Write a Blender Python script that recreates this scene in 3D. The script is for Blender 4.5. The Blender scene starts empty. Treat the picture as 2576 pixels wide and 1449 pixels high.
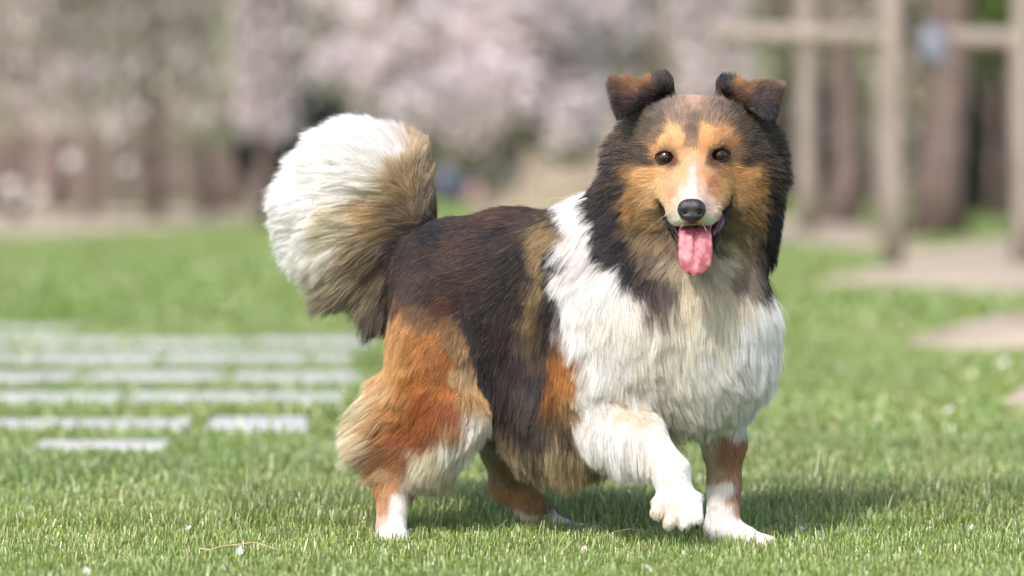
import bpy, math, random
import numpy as np
from mathutils import Vector, kdtree
R = math.radians
rng = np.random.default_rng(7)
random.seed(7)
sc = bpy.context.scene
col = sc.collection

# ------------------------------------------------------------------ camera, light, exposure
CD, CH, FP, HZ = 5.14, 0.489, 9660.0, 450.0          # camera distance, height, focal length in px of a 2576 px wide picture, horizon row
cam_d = bpy.data.cameras.new('camera'); cam = bpy.data.objects.new('camera', cam_d); col.objects.link(cam)
cam.location = (0, -CD, CH); cam.rotation_euler = (R(90), 0, 0)
cam_d.sensor_width = 36; cam_d.lens = FP/2576*36
cam_d.shift_y = -(724.5-HZ)/2576
cam_d.clip_end = 1000; cam_d.clip_start = .05
cam_d.dof.use_dof = True; cam_d.dof.focus_distance = 5.03; cam_d.dof.aperture_fstop = 3.0
cam_d.dof.aperture_blades = 9; cam_d.dof.aperture_rotation = .3
sc.camera = cam

SUN_EL, SUN_AZ = 47, 206        # azimuth clockwise from +Y: behind the camera, to its left
w = bpy.data.worlds.new('World'); sc.world = w; w.use_nodes = True
nt = w.node_tree; nt.nodes.clear()
sky = nt.nodes.new('ShaderNodeTexSky'); sky.sky_type = 'NISHITA'; sky.sun_disc = False
sky.sun_elevation = R(SUN_EL); sky.sun_rotation = R(SUN_AZ); sky.dust_density = 3.0; sky.air_density = 1.0
bg = nt.nodes.new('ShaderNodeBackground'); bg.inputs['Strength'].default_value = .15
wo = nt.nodes.new('ShaderNodeOutputWorld')
nt.links.new(sky.outputs[0], bg.inputs['Color']); nt.links.new(bg.outputs[0], wo.inputs['Surface'])
sl = bpy.data.lights.new('sun', 'SUN'); sl.energy = 2.5; sl.angle = R(2.5); sl.color = (1, .945, .90)
so = bpy.data.objects.new('sun', sl); col.objects.link(so)
_s = Vector((math.sin(R(SUN_AZ))*math.cos(R(SUN_EL)), math.cos(R(SUN_AZ))*math.cos(R(SUN_EL)), math.sin(R(SUN_EL))))
so.rotation_euler = (-_s).to_track_quat('-Z', 'Y').to_euler(); so.location = (-3, -4, 6)
sc.view_settings.view_transform = 'Standard'; sc.view_settings.look = 'None'
sc.view_settings.gamma = 1; sc.view_settings.use_curve_mapping = False
sc.view_settings.exposure = .86
sc.render.engine = 'CYCLES'
cy = sc.cycles
cy.max_bounces = 12; cy.diffuse_bounces = 9; cy.glossy_bounces = 3; cy.transmission_bounces = 6; cy.transparent_max_bounces = 8
cy.use_denoising = True; cy.denoiser = 'OPENIMAGEDENOISE'
cy.caustics_reflective = False; cy.caustics_refractive = False
sc.cycles_curves.shape = 'RIBBONS'; sc.cycles_curves.subdivisions = 2

# ------------------------------------------------------------------ helpers
def P(px, py, Y=0.0):
    k = (CD+Y)/FP
    return np.array([(px-1288)*k, Y, CH-(py-HZ)*k])
def S(r, Y=0.0): return r*(CD+Y)/FP
def G(px, d): return (px-1288)*d/FP, d-CD
def lin(c):
    c = np.asarray(c, float)/255.0
    return np.where(c <= .04045, c/12.92, ((c+.055)/1.055)**2.4)
def tag(o, label=None, cat=None, group=None, kind=None):
    if label: o['label'] = label
    if cat: o['category'] = cat
    if group: o['group'] = group
    if kind: o['kind'] = kind
    return o
def empty(name, loc=(0, 0, 0), rz=0.0):
    o = bpy.data.objects.new(name, None); o.location = loc; o.rotation_euler.z = rz
    o.empty_display_size = .1; col.objects.link(o); return o
def link(name, me, mat=None, parent=None):
    if mat is not None and not me.materials: me.materials.append(mat)
    o = bpy.data.objects.new(name, me); col.objects.link(o)
    if parent: o.parent = parent
    return o
def mesh_np(name, V, F, C=None, smooth=True, attr='tint'):
    """V (n,3), F (m,k) all the same k; C optional per vertex colour."""
    V = np.asarray(V, np.float32); F = np.asarray(F, np.int32)
    me = bpy.data.meshes.new(name)
    me.vertices.add(len(V)); me.vertices.foreach_set('co', V.ravel())
    k = F.shape[1]
    me.loops.add(F.size); me.loops.foreach_set('vertex_index', F.ravel())
    me.polygons.add(len(F)); me.polygons.foreach_set('loop_start', np.arange(0, F.size, k, dtype=np.int32))
    me.polygons.foreach_set('loop_total', np.full(len(F), k, np.int32))
    me.polygons.foreach_set('use_smooth', np.full(len(F), smooth, bool))
    me.update(calc_edges=True)
    if C is not None:
        a = me.attributes.new(attr, 'FLOAT_COLOR', 'POINT')
        c4 = np.ones((len(V), 4), np.float32); c4[:, :3] = C
        a.data.foreach_set('color', c4.ravel())
    return me
class MB:
    def __init__(s): s.v = []; s.f = []
    def add(s, v, f):
        b = len(s.v); s.v += [tuple(map(float, q)) for q in v]; s.f += [tuple(b+i for i in q) for q in f]
    def box(s, c, d, rz=0, bev=0):
        cx, cy_, cz = c; x, y, z = (q/2 for q in d)
        if bev: 
            vs = []; 
            for zz, k in ((-z, bev), (-z+bev, 0), (z-bev, 0), (z, bev)):
                vs += [(-x+k, -y+k, zz), (x-k, -y+k, zz), (x-k, y-k, zz), (-x+k, y-k, zz)]
            fs = [(3, 2, 1, 0), (12, 13, 14, 15)]
            for r in range(3):
                for i in range(4): j = (i+1) % 4; fs.append((r*4+i, r*4+j, r*4+4+j, r*4+4+i))
        else:
            vs = [(a, b, e) for e in (-z, z) for a, b in ((-x, -y), (x, -y), (x, y), (-x, y))]
            fs = [(3, 2, 1, 0), (4, 5, 6, 7), (0, 1, 5, 4), (1, 2, 6, 5), (2, 3, 7, 6), (3, 0, 4, 7)]
        ca, sa = math.cos(rz), math.sin(rz)
        s.add([(cx+a*ca-b*sa, cy_+a*sa+b*ca, cz+e) for a, b, e in vs], fs)
    def tube(s, pts, rad, n=8, flat=1.0, cap=True):
        pts = [Vector(p) for p in pts]; rings = []
        for i, p in enumerate(pts):
            t = (pts[min(i+1, len(pts)-1)]-pts[max(i-1, 0)]).normalized()
            a = Vector((0, 0, 1)) if abs(t.z) < .9 else Vector((1, 0, 0))
            u = t.cross(a).normalized(); v = t.cross(u)
            r = rad[i] if hasattr(rad, '__len__') else rad
            rings.append([p+u*(r*math.cos(2*math.pi*j/n))+v*(r*flat*math.sin(2*math.pi*j/n)) for j in range(n)])
        vs = [q for r_ in rings for q in r_]; fs = []
        for i in range(len(rings)-1):
            for j in range(n):
                k = (j+1) % n; fs.append((i*n+j, i*n+k, i*n+n+k, i*n+n+j))
        if cap: fs += [tuple(range(n-1, -1, -1)), tuple(len(vs)-n+j for j in range(n))]
        s.add(vs, fs)
    def ell(s, c, r, nu=12, nv=8, M=None):
        vs = []; fs = []
        for i in range(nv+1):
            th = math.pi*i/nv
            for j in range(nu):
                ph = 2*math.pi*j/nu
                q = Vector((r[0]*math.sin(th)*math.cos(ph), r[1]*math.sin(th)*math.sin(ph), r[2]*math.cos(th)))
                if M: q = M @ q
                vs.append(Vector(c)+q)
        for i in range(nv):
            for j in range(nu):
                k = (j+1) % nu; fs.append((i*nu+j, i*nu+nu+j, i*nu+nu+k, i*nu+k))
        s.add(vs, fs)
    def build(s, name, mat=None, parent=None, smooth=True):
        me = bpy.data.meshes.new(name); me.from_pydata(s.v, [], s.f); me.validate()
        me.polygons.foreach_set('use_smooth', [smooth]*len(me.polygons)); me.update()
        return link(name, me, mat, parent)

def new_mat(name):
    m = bpy.data.materials.new(name); m.use_nodes = True
    t = m.node_tree; t.nodes.clear(); return m, t
def N(t, typ, **kw):
    n = t.nodes.new(typ)
    for k, v in kw.items():
        if k in n.inputs: n.inputs[k].default_value = v
        else: setattr(n, k, v)
    return n
def noisy_mat(name, c1, c2, scale=8, rough=.8, bump=.3, stretch=(1, 1, 1), c3=None, spec=.3, dist=.01):
    """two or three colours mixed by fractal noise in object space, with bump"""
    m, t = new_mat(name); L = t.links.new
    tc = N(t, 'ShaderNodeTexCoord'); mp = N(t, 'ShaderNodeMapping'); mp.inputs['Scale'].default_value = stretch
    L(tc.outputs['Object'], mp.inputs['Vector'])
    no = N(t, 'ShaderNodeTexNoise'); no.inputs['Scale'].default_value = scale; no.inputs['Detail'].default_value = 6
    L(mp.outputs[0], no.inputs['Vector'])
    cr = N(t, 'ShaderNodeValToRGB'); e = cr.color_ramp.elements
    e[0].position = .33; e[0].color = (*c1, 1); e[1].position = .68; e[1].color = (*c2, 1)
    if c3: q = cr.color_ramp.elements.new(.52); q.color = (*c3, 1)
    L(no.outputs['Fac'], cr.inputs['Fac'])
    b = N(t, 'ShaderNodeBsdfPrincipled'); b.inputs['Roughness'].default_value = rough
    b.inputs['Specular IOR Level'].default_value = spec
    L(cr.outputs[0], b.inputs['Base Color'])
    if bump:
        n2 = N(t, 'ShaderNodeTexNoise'); n2.inputs['Scale'].default_value = scale*4; n2.inputs['Detail'].default_value = 5
        L(mp.outputs[0], n2.inputs['Vector'])
        bp = N(t, 'ShaderNodeBump'); bp.inputs['Strength'].default_value = bump; bp.inputs['Distance'].default_value = dist
        L(n2.outputs['Fac'], bp.inputs['Height']); L(bp.outputs[0], b.inputs['Normal'])
    o = N(t, 'ShaderNodeOutputMaterial'); L(b.outputs[0], o.inputs['Surface']); return m
def leaf_mat(name, trans=.35, gloss=.06, rough=.5):
    """thin leaf: colour from the tint attribute, diffuse + translucent + a little gloss"""
    m, t = new_mat(name); L = t.links.new
    at = N(t, 'ShaderNodeAttribute'); at.attribute_name = 'tint'
    d = N(t, 'ShaderNodeBsdfDiffuse'); tr = N(t, 'ShaderNodeBsdfTranslucent'); g = N(t, 'ShaderNodeBsdfGlossy'); g.inputs['Roughness'].default_value = rough
    L(at.outputs['Color'], d.inputs['Color']); L(at.outputs['Color'], tr.inputs['Color'])
    m1 = N(t, 'ShaderNodeMixShader'); m1.inputs[0].default_value = trans; L(d.outputs[0], m1.inputs[1]); L(tr.outputs[0], m1.inputs[2])
    m2 = N(t, 'ShaderNodeMixShader'); m2.inputs[0].default_value = gloss; L(m1.outputs[0], m2.inputs[1]); L(g.outputs[0], m2.inputs[2])
    o = N(t, 'ShaderNodeOutputMaterial'); L(m2.outputs[0], o.inputs['Surface']); return m

_T = rng.random((64, 64, 64)).astype(np.float32)
def vnoise(p, scale=1.0, seed=0):
    """smooth value noise 0..1 on (n,3) or (n,2) points"""
    p = np.asarray(p, np.float64)*scale + seed*17.31
    if p.shape[1] == 2: p = np.c_[p, np.full(len(p), seed*3.7)]
    i = np.floor(p).astype(np.int64); f = p-i; f = f*f*(3-2*f); i &= 63; j = (i+1) & 63
    out = 0
    for a in (0, 1):
        wa = f[:, 0] if a else 1-f[:, 0]; ia = (j if a else i)[:, 0]
        for b in (0, 1):
            wb = f[:, 1] if b else 1-f[:, 1]; ib = (j if b else i)[:, 1]
            for c in (0, 1):
                wc = f[:, 2] if c else 1-f[:, 2]; ic = (j if c else i)[:, 2]
                out = out + wa*wb*wc*_T[ia, ib, ic]
    return out
def fbm(p, scale=1.0, seed=0, oct=4):
    s = 0; a = .5; n = 0
    for k in range(oct): s = s+a*vnoise(p, scale*2**k, seed+k); n += a; a *= .5
    return s/n

# ================================================================== THE SETTING
# ------------------------------------------------------------------ lawn
m_lawn, t = new_mat('lawn_soil_and_grass'); L = t.links.new
tc = N(t, 'ShaderNodeTexCoord')
n1 = N(t, 'ShaderNodeTexNoise'); n1.inputs['Scale'].default_value = .45; n1.inputs['Detail'].default_value = 5
n2 = N(t, 'ShaderNodeTexNoise'); n2.inputs['Scale'].default_value = 30; n2.inputs['Detail'].default_value = 6
L(tc.outputs['Object'], n1.inputs['Vector']); L(tc.outputs['Object'], n2.inputs['Vector'])
c1 = N(t, 'ShaderNodeValToRGB'); e = c1.color_ramp.elements
e[0].position = .36; e[0].color = (.165, .250, .050, 1); e[1].position = .64; e[1].color = (.300, .370, .110, 1)
c2 = N(t, 'ShaderNodeValToRGB'); e = c2.color_ramp.elements
e[0].position = .3; e[0].color = (.55, .6, .5, 1); e[1].position = .7; e[1].color = (1, 1, 1, 1)
L(n1.outputs['Fac'], c1.inputs['Fac']); L(n2.outputs['Fac'], c2.inputs['Fac'])
mx = N(t, 'ShaderNodeMix'); mx.data_type = 'RGBA'; mx.blend_type = 'MULTIPLY'; mx.inputs[0].default_value = 1
L(c1.outputs[0], mx.inputs[6]); L(c2.outputs[0], mx.inputs[7])
b = N(t, 'ShaderNodeBsdfPrincipled'); b.inputs['Roughness'].default_value = .9; b.inputs['Specular IOR Level'].default_value = .15
L(mx.outputs[2], b.inputs['Base Color'])
bp = N(t, 'ShaderNodeBump'); bp.inputs['Strength'].default_value = .8; bp.inputs['Distance'].default_value = .02
L(n2.outputs['Fac'], bp.inputs['Height']); L(bp.outputs[0], b.inputs['Normal'])
o = N(t, 'ShaderNodeOutputMaterial'); L(b.outputs[0], o.inputs['Surface'])
mb = MB(); mb.add([(-400, -60, 0), (400, -60, 0), (400, 700, 0), (-400, 700, 0)], [(0, 1, 2, 3)])
tag(mb.build('lawn', m_lawn), kind='structure')

# bare soil: low sheets and mounds of pale dry earth
m_soil = noisy_mat('pale_dry_soil', (.25, .20, .145), (.44, .36, .28), 2.2, .95, .6, dist=.03)
def soil(name, outline, h, seed):
    """outline: [(px, distance)], filled as a gently domed sheet"""
    pts = np.array([G(a, d) for a, d in outline]); c = pts.mean(0)
    rings = 10; n = 72; V = []; F = []
    seg = np.r_[pts, pts[:1]]; cum = np.linspace(0, len(pts), n, endpoint=False)
    edge = np.array([seg[int(q)]*(1-(q % 1))+seg[int(q)+1]*(q % 1) for q in cum])
    edge = .5*edge+.25*np.roll(edge, 1, 0)+.25*np.roll(edge, -1, 0)
    for r in range(rings+1):
        k = r/rings; ring = c+(edge-c)*k
        z = .008+h*(1-k**2)*(0.6+.8*vnoise(ring, 2.2, seed))+(.5*h+.01)*(1-k)*(vnoise(ring, 5, seed+2)-.3)*k
        if r == rings: z = z*0+.004
        V.append(np.c_[ring, np.maximum(z, .004)])
    V = np.concatenate(V)
    for r in range(rings):
        for j in range(n):
            k = (j+1) % n; F.append((r*n+j, r*n+k, r*n+n+k, r*n+n+j))
    return tag(link(name, mesh_np(name, V, F), m_soil), kind='structure')
soil('bare_soil', [(-500, 30), (100, 31), (450, 36), (760, 46), (700, 60), (200, 62), (-500, 60)], .05, 1)
soil('bare_soil', [(1180, 46), (1500, 44), (1900, 30), (2050, 27), (2300, 24), (2330, 32), (2150, 44), (1700, 56), (1200, 60)], .05, 2)
soil('bare_soil', [(1960, 17.4), (2300, 16.6), (2650, 15.6), (3000, 16), (2900, 30), (2500, 31), (2250, 25), (2250, 19.5), (2080, 18.3)], .04, 3)
soil('soil_mound', [(2220, 10.9), (2400, 10.55), (2700, 10.5), (3000, 10.9), (3000, 14.2), (2700, 14.5), (2450, 12.6)], .055, 4)
soil('soil_mound', [(2508, 8.25), (2560, 7.95), (2700, 7.9), (2760, 8.3), (2700, 8.9), (2560, 8.8)], .03, 5)
LAWN_HOLES = [np.array([G(a, d) for a, d in q]) for q in (
    [(-500, 30), (100, 31), (450, 36), (760, 46), (700, 60), (200, 62), (-500, 60)],
    [(1180, 46), (1500, 44), (1900, 30), (2050, 27), (2300, 24), (2330, 32), (2150, 44), (1700, 56), (1200, 60)],
    [(1960, 17.4), (2300, 16.6), (2650, 15.6), (3000, 16), (2900, 30), (2500, 31), (2250, 25), (2250, 19.5), (2080, 18.3)],
    [(2220, 10.9), (2400, 10.55), (2700, 10.5), (3000, 10.9), (3000, 14.2), (2700, 14.5), (2450, 12.6)],
    [(2508, 8.25), (2560, 7.95), (2700, 7.9), (2760, 8.3), (2700, 8.9), (2560, 8.8)])]
def inside(poly, p):
    x, y = p[:, 0], p[:, 1]; r = np.zeros(len(p), bool); n = len(poly)
    for i in range(n):
        a, b_ = poly[i], poly[(i+1) % n]
        c = (a[1] > y) != (b_[1] > y)
        r ^= c & (x < (b_[0]-a[0])*(y-a[1])/((b_[1]-a[1])+1e-12)+a[0])
    return r

# stone slabs laid flat in the grass
m_stone = noisy_mat('pale_grey_stone', (.33, .33, .32), (.52, .52, .51), 3.5, .8, .5, dist=.004)
pav = empty('stone_path', (0, 0, 0)); tag(pav, kind='structure')
SLABS = []
def slab(x0, x1, d0, d1, rz, z=.019):
    xa, ya = G(x0, (d0+d1)/2); xb, _ = G(x1, (d0+d1)/2)
    L_, W_ = xb-xa, d1-d0
    mb = MB(); nx = 6
    bev = .006
    mb.box((0, 0, -.03), (L_, W_, .06), 0, bev)
    o = mb.build('stone_slab', m_stone, pav, smooth=False)
    o.location = ((xa+xb)/2, ya, z); o.rotation_euler = (0, 0, rz)
    SLABS.append(((xa+xb)/2, ya, L_/2, W_/2))
for x0, x1, d0, d1, rz in [(85, 425, 6.86, 7.06, .02), (-300, 478, 7.42, 7.68, 0), (520, 778, 7.36, 7.74, .05), (-350, 310, 8.25, 8.62, 0), (322, 868, 8.24, 8.62, -.006),
                           (-300, 210, 9.05, 9.52, .01), (222, 570, 9.07, 9.55, 0), (580, 905, 9.02, 9.5, 0), (-200, 400, 9.9, 10.5, 0), (410, 890, 9.95, 10.5, .006),
                           (-100, 310, 10.9, 11.5, 0), (318, 625, 10.85, 11.4, 0), (632, 935, 10.9, 11.5, 0), (-100, 200, 11.9, 12.4, 0)]:
    slab(x0, x1, d0-.16, d1-.14, rz)

# ------------------------------------------------------------------ grass
m_grass = leaf_mat('grass_blade', .38, .09, .42)
def grass(name, xs, ys, hmul, wmul, seg=2, seedk=0, cutp=.6):
    n = len(xs); p2 = np.c_[xs, ys]
    r = rng.random((8, n))
    tall = np.clip((fbm(p2, 1.3, 5+seedk, 3)-.47)*5, 0, 1)
    h = (.010+.012*r[0]+.010*tall*r[6])*hmul
    d = ys+CD
    # a longer, darker tuft band behind and beside the dog's feet
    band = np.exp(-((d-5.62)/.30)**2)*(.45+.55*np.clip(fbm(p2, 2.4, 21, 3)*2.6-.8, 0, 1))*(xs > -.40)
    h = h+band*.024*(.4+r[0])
    h = np.where(r[7] > .985, h*1.7, h)
    wd = (.0006+.0007*r[1])*wmul
    az = r[2]*2*np.pi; lean = (.10+.55*r[3]**1.5)*h
    la = az+np.pi/2+(r[4]-.5)
    dx, dy = np.cos(la)*lean, np.sin(la)*lean
    wx, wy = np.cos(az)*wd, np.sin(az)*wd
    V = []; ks = [0, .45, .8, 1.0] if seg == 3 else [0, .55, 1.0]
    z0 = 0.0
    for k in ks:
        wk = (1-.35*k) if k < .9 else (.38 if cutp else .1)
        ox, oy = dx*k*k, dy*k*k; z = z0+h*k*(1-.18*k*(lean/h))
        V.append(np.stack([xs+ox-wx*wk, ys+oy-wy*wk, z], 1)); V.append(np.stack([xs+ox+wx*wk, ys+oy+wy*wk, z], 1))
    m = len(ks)
    V = np.stack(V, 1)                       # n, 2m, 3
    base = (np.arange(n)*2*m)[:, None, None]
    f = np.array([[2*i, 2*i+1, 2*i+3, 2*i+2] for i in range(m-1)])[None]
    F = (base+f).reshape(-1, 4)
    hue = fbm(p2, .8, 9, 3)+.35*(r[5]-.5)
    g0 = np.array([.105, .220, .016]); g1 = np.array([.300, .400, .056]); g2 = np.array([.180, .310, .068])
    c = g0+(g1-g0)*np.clip(hue*1.6-.35, 0, 1)[:, None]
    c = np.where((r[4] > .72)[:, None], g2*(.7+.6*r[5])[:, None], c)
    c = np.where((r[6] > .955)[:, None], np.array([.50, .42, .22])*(.7+.5*r[5])[:, None], c)   # a few dry blades
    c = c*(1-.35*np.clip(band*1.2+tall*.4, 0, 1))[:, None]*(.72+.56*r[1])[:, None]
    cut = (rng.random(n) < cutp)[:, None]
    C = []
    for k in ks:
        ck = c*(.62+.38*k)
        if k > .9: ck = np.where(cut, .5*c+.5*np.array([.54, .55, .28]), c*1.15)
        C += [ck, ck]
    C = np.stack(C, 1).reshape(-1, 3)
    return mesh_np(name, V.reshape(-1, 3), F, C, smooth=False)
def scatter(d0, d1, dens, margin=.25):
    w1 = .1333*d1+margin
    n = int(dens*(d1-d0)*2*w1)
    y = rng.uniform(d0, d1, n); x = rng.uniform(-w1, w1, n)
    k = np.abs(x) < .1333*y+margin
    x, y = x[k], y[k]-CD
    keep = np.ones(len(x), bool); p = np.c_[x, y]
    for q in LAWN_HOLES: keep &= ~(inside(q, p) & (rng.random(len(x)) < .93))
    for cx, cy_, a, b_ in SLABS:
        keep &= ~((np.abs(x-cx) < a+.0) & (np.abs(y-cy_) < b_) & (rng.random(len(x)) < .93))
    keep &= rng.random(len(x)) < .35+1.1*vnoise(p, 14, 3)
    return x[keep], y[keep]
if 1:
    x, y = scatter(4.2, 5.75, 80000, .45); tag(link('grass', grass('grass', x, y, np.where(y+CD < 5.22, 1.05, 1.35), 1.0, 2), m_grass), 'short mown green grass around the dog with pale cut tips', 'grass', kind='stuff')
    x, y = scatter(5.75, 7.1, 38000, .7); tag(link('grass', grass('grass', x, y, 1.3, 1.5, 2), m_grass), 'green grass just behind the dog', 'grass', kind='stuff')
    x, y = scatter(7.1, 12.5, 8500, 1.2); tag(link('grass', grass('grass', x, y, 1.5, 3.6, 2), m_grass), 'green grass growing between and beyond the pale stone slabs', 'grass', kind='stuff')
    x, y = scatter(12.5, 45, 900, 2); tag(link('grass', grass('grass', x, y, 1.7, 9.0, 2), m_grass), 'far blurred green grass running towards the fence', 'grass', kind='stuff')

# ================================================================== THE WOODS AND THE THINGS BEHIND
m_leaf = leaf_mat('leaf_and_blossom', .45, .03); m_blos = leaf_mat('blossom_petals', .5, .02)
m_bark = noisy_mat('grey_brown_bark', (.085, .062, .055), (.20, .15, .132), 6, .95, .8, (3, 3, .6), dist=.02)
m_wood = noisy_mat('weathered_timber', (.20, .165, .14), (.33, .28, .245), 5, .85, .4, (4, 4, .5), dist=.006)
m_slat = noisy_mat('brown_fence_timber', (.20, .15, .135), (.36, .28, .25), 4, .85, .4, (4, 4, .4), dist=.006)
m_slat2 = noisy_mat('tan_fence_timber', (.34, .265, .21), (.50, .41, .33), 4, .85, .4, (4, 4, .4), dist=.006)
def cards(cen, rad, n, size, pal, stretch=1.0, up=0.0, shell=.5, gaps=0, seed=0):
    """leaf clumps: small two-triangle cards through an ellipsoid's volume"""
    d = rng.normal(size=(n, 3)); d /= np.linalg.norm(d, axis=1)[:, None]
    r = rng.random(n)**(1/3); r = r*(1-shell)+shell*np.maximum(r, .75)
    p = np.array(cen)+d*r[:, None]*np.array(rad)
    if gaps:
        k = fbm(p, gaps, seed, 3) > .46; p = p[k]; n = len(p)
    a = rng.normal(size=(n, 3)); a /= np.linalg.norm(a, axis=1)[:, None]
    if up: a = a*(1-up)+np.array([0, 0, 1.])*up; a /= np.linalg.norm(a, axis=1)[:, None]
    b_ = np.cross(a, rng.normal(size=(n, 3))); b_ /= np.linalg.norm(b_, axis=1)[:, None]
    s = size*(.6+.8*rng.random(n))[:, None]
    V = np.stack([p-a*s*stretch, p-b_*s, p+a*s*stretch, p+b_*s], 1).reshape(-1, 3)
    pal = np.array(pal); c = pal[rng.integers(0, len(pal), n)]*(.75+.5*rng.random(n))[:, None]
    c = c*(.65+.7*fbm(p, 2.0, seed+3, 2))[:, None]
    F = np.arange(4*n).reshape(-1, 4)
    return V, F, np.repeat(c, 4, 0)
def crown(name, parts, parent, mat=None):
    Vs, Fs, Cs, b_ = [], [], [], 0
    for V, F, C in parts: Vs.append(V); Fs.append(F+b_); Cs.append(C); b_ += len(V)
    o = link(name, mesh_np(name, np.concatenate(Vs), np.concatenate(Fs), np.concatenate(Cs), False), mat or m_leaf, parent)
    return o
def wood(parent, base, top, r0, r1, limbs, seed=0, name='trunk'):
    rd = random.Random(seed); mb = MB(); n = 9; pts = []; rr = []
    base = Vector(base); top = Vector(top)
    for i in range(n):
        k = i/(n-1); p = base.lerp(top, k); s = (r0*.5)*math.sin(k*5+seed)
        pts.append(p+Vector((s, s*.6, 0))*(1 if 0 < i else 0)); rr.append((r0*(1-k)+r1*k)*(1.35 if i == 0 else 1))
    mb.tube(pts, rr, 10)
    mb.build(name, m_bark, parent)
    for (k, tip, r) in limbs:
        mb = MB(); a = base.lerp(top, k); tip = Vector(tip); q = []; m = 6
        for i in range(m):
            u = i/(m-1); p = a.lerp(tip, u)+Vector((rd.uniform(-1, 1), rd.uniform(-1, 1), rd.uniform(0, 1.2)))*(.06*(tip-a).length)*math.sin(u*math.pi)
            q.append(p)
        mb.tube(q, [r*(1-.75*i/(m-1)) for i in range(m)], 7)
        for _ in range(7):          # twigs
            s_ = q[rd.randint(2, m-1)]; e_ = s_+Vector((rd.uniform(-1, 1), rd.uniform(-1, 1), rd.uniform(-.6, .9)))*((tip-a).length*.35)
            mb.tube([s_, s_.lerp(e_, .5)+Vector((0, 0, .03)), e_], [r*.22, r*.15, r*.05], 5)
        mb.build('limb', m_bark, parent)

BLOS = [lin((224, 215, 216)), lin((218, 206, 209)), lin((230, 225, 222)), lin((208, 196, 197)), lin((186, 176, 172))]
def Z(py, d): return CH-(py-HZ)*d/FP
# the blossoming cherry behind the tail
d = 26.0; x0, y0 = G(955, d); T = empty('cherry_tree', (0, 0, 0))
tag(T, 'cherry tree in pale pink blossom, its low crown spreading behind the dog\'s tail', 'tree')
wood(T, (x0, y0, 0), (x0+.25, y0+.2, 2.9), .11, .05, [(.35, (*G(1180, d), Z(290, d)), .05), (.45, (*G(1350, d), Z(90, d)), .05), (.4, (*G(850, d), Z(120, d)), .04), (.7, (x0+1.2, y0-.3, 3.4), .05), (.8, (x0-1.1, y0+.4, 3.2), .05)], 3)
pr = []
for (px, py, r, n, sd) in [(1000, 40, 170, 1500, 1), (1140, 150, 190, 2600, 2), (860, 175, 85, 700, 3), (1290, 90, 210, 2600, 4), (1110, 290, 120, 1300, 5), (985, 225, 120, 1100, 6),
                           (1225, 385, 80, 600, 7), (1440, 40, 190, 1500, 8), (1390, 240, 150, 1000, 9), (900, -60, 190, 1500, 10), (1180, -150, 300, 3000, 11), (1480, -200, 300, 2400, 12), (1250, 260, 130, 1200, 13), (1180, 330, 110, 1100, 14), (1330, 170, 150, 1200, 15), (1260, 430, 50, 300, 16), (1420, 330, 100, 500, 17), (1060, 340, 90, 700, 18)]:
    xx, yy = G(px, d); R_ = r*d/FP
    yy += 1.7 if py < -50 else (.9 if py < 50 else (-.8 if py > 250 else 0)); pr.append(cards((xx, yy, Z(py, d)), (R_, R_*1.2, R_*.9), int(n*2.2), .034, BLOS, seed=sd))
for k in range(14):
    a = k*.9; pr.append(cards((x0+1.2*math.cos(a)+.4, y0+2.3+.7*math.sin(a), 3.0+.5*math.sin(k*2.1)), (.7, .6, .5), 300, .034, BLOS, seed=k))
crown('crown', pr, T, m_blos)

def veil(T, px, d, w_, h0, h1, n, pal, twig=(.22, .19, .17), size=.035, seed=0, nt=60):
    """hanging thin twigs with sparse leaves, as on a weeping tree"""
    rd = np.random.default_rng(seed+50); x0, y0 = G(px, d); mb = MB(); 
    for k in range(nt):
        a = rd.random()*6.28; r_ = w_*math.sqrt(rd.random()); x = x0+r_*math.cos(a); y = y0+.7*r_*math.sin(a)
        zt = h1-(r_/w_)**2*(h1-h0)*.25; zb = h0+rd.random()*(h1-h0)*.5; lx = (x-x0)*.25
        mb.tube([(x-lx, y, zt), (x, y, (zt+zb)/2), (x+.03, y, zb)], [.012, .008, .003], 4, cap=False)
    mb.build('hanging_twigs', m_bark, T)['kind'] = 'stuff'
    V = []; C = []
    p = np.c_[x0+w_*1.05*rd.normal(size=n)*.5, y0+w_*.7*rd.normal(size=n)*.5, h0+(h1-h0)*rd.random(n)]
    k = fbm(p*np.array([1, 1, .18]), 1.5, seed, 3) > .47; p = p[k]; n = len(p)
    a = rd.normal(size=(n, 3))*.35+np.array([0, 0, 1.]); a /= np.linalg.norm(a, axis=1)[:, None]
    b_ = np.cross(a, rd.normal(size=(n, 3))); b_ /= np.linalg.norm(b_, axis=1)[:, None]
    s = size*(.5+rd.random(n))[:, None]
    V = np.stack([p-a*s*2, p-b_*s*.8, p+a*s*2, p+b_*s*.8], 1).reshape(-1, 3)
    pal = np.array(pal); c = pal[rd.integers(0, len(pal), n)]*(.7+.6*rd.random(n))[:, None]
    return V, np.arange(4*n).reshape(-1, 4), np.repeat(c, 4, 0)
OLIVE = [lin((172, 164, 124)), lin((190, 180, 140)), lin((150, 142, 102))]
GREY = [lin((200, 194, 184)), lin((214, 208, 198)), lin((184, 176, 166))]
PINK = [lin((214, 202, 204)), lin((202, 190, 190)), lin((224, 214, 214))]
SAGE = [lin((176, 180, 148)), lin((190, 192, 166)), lin((156, 162, 128))]
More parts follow.
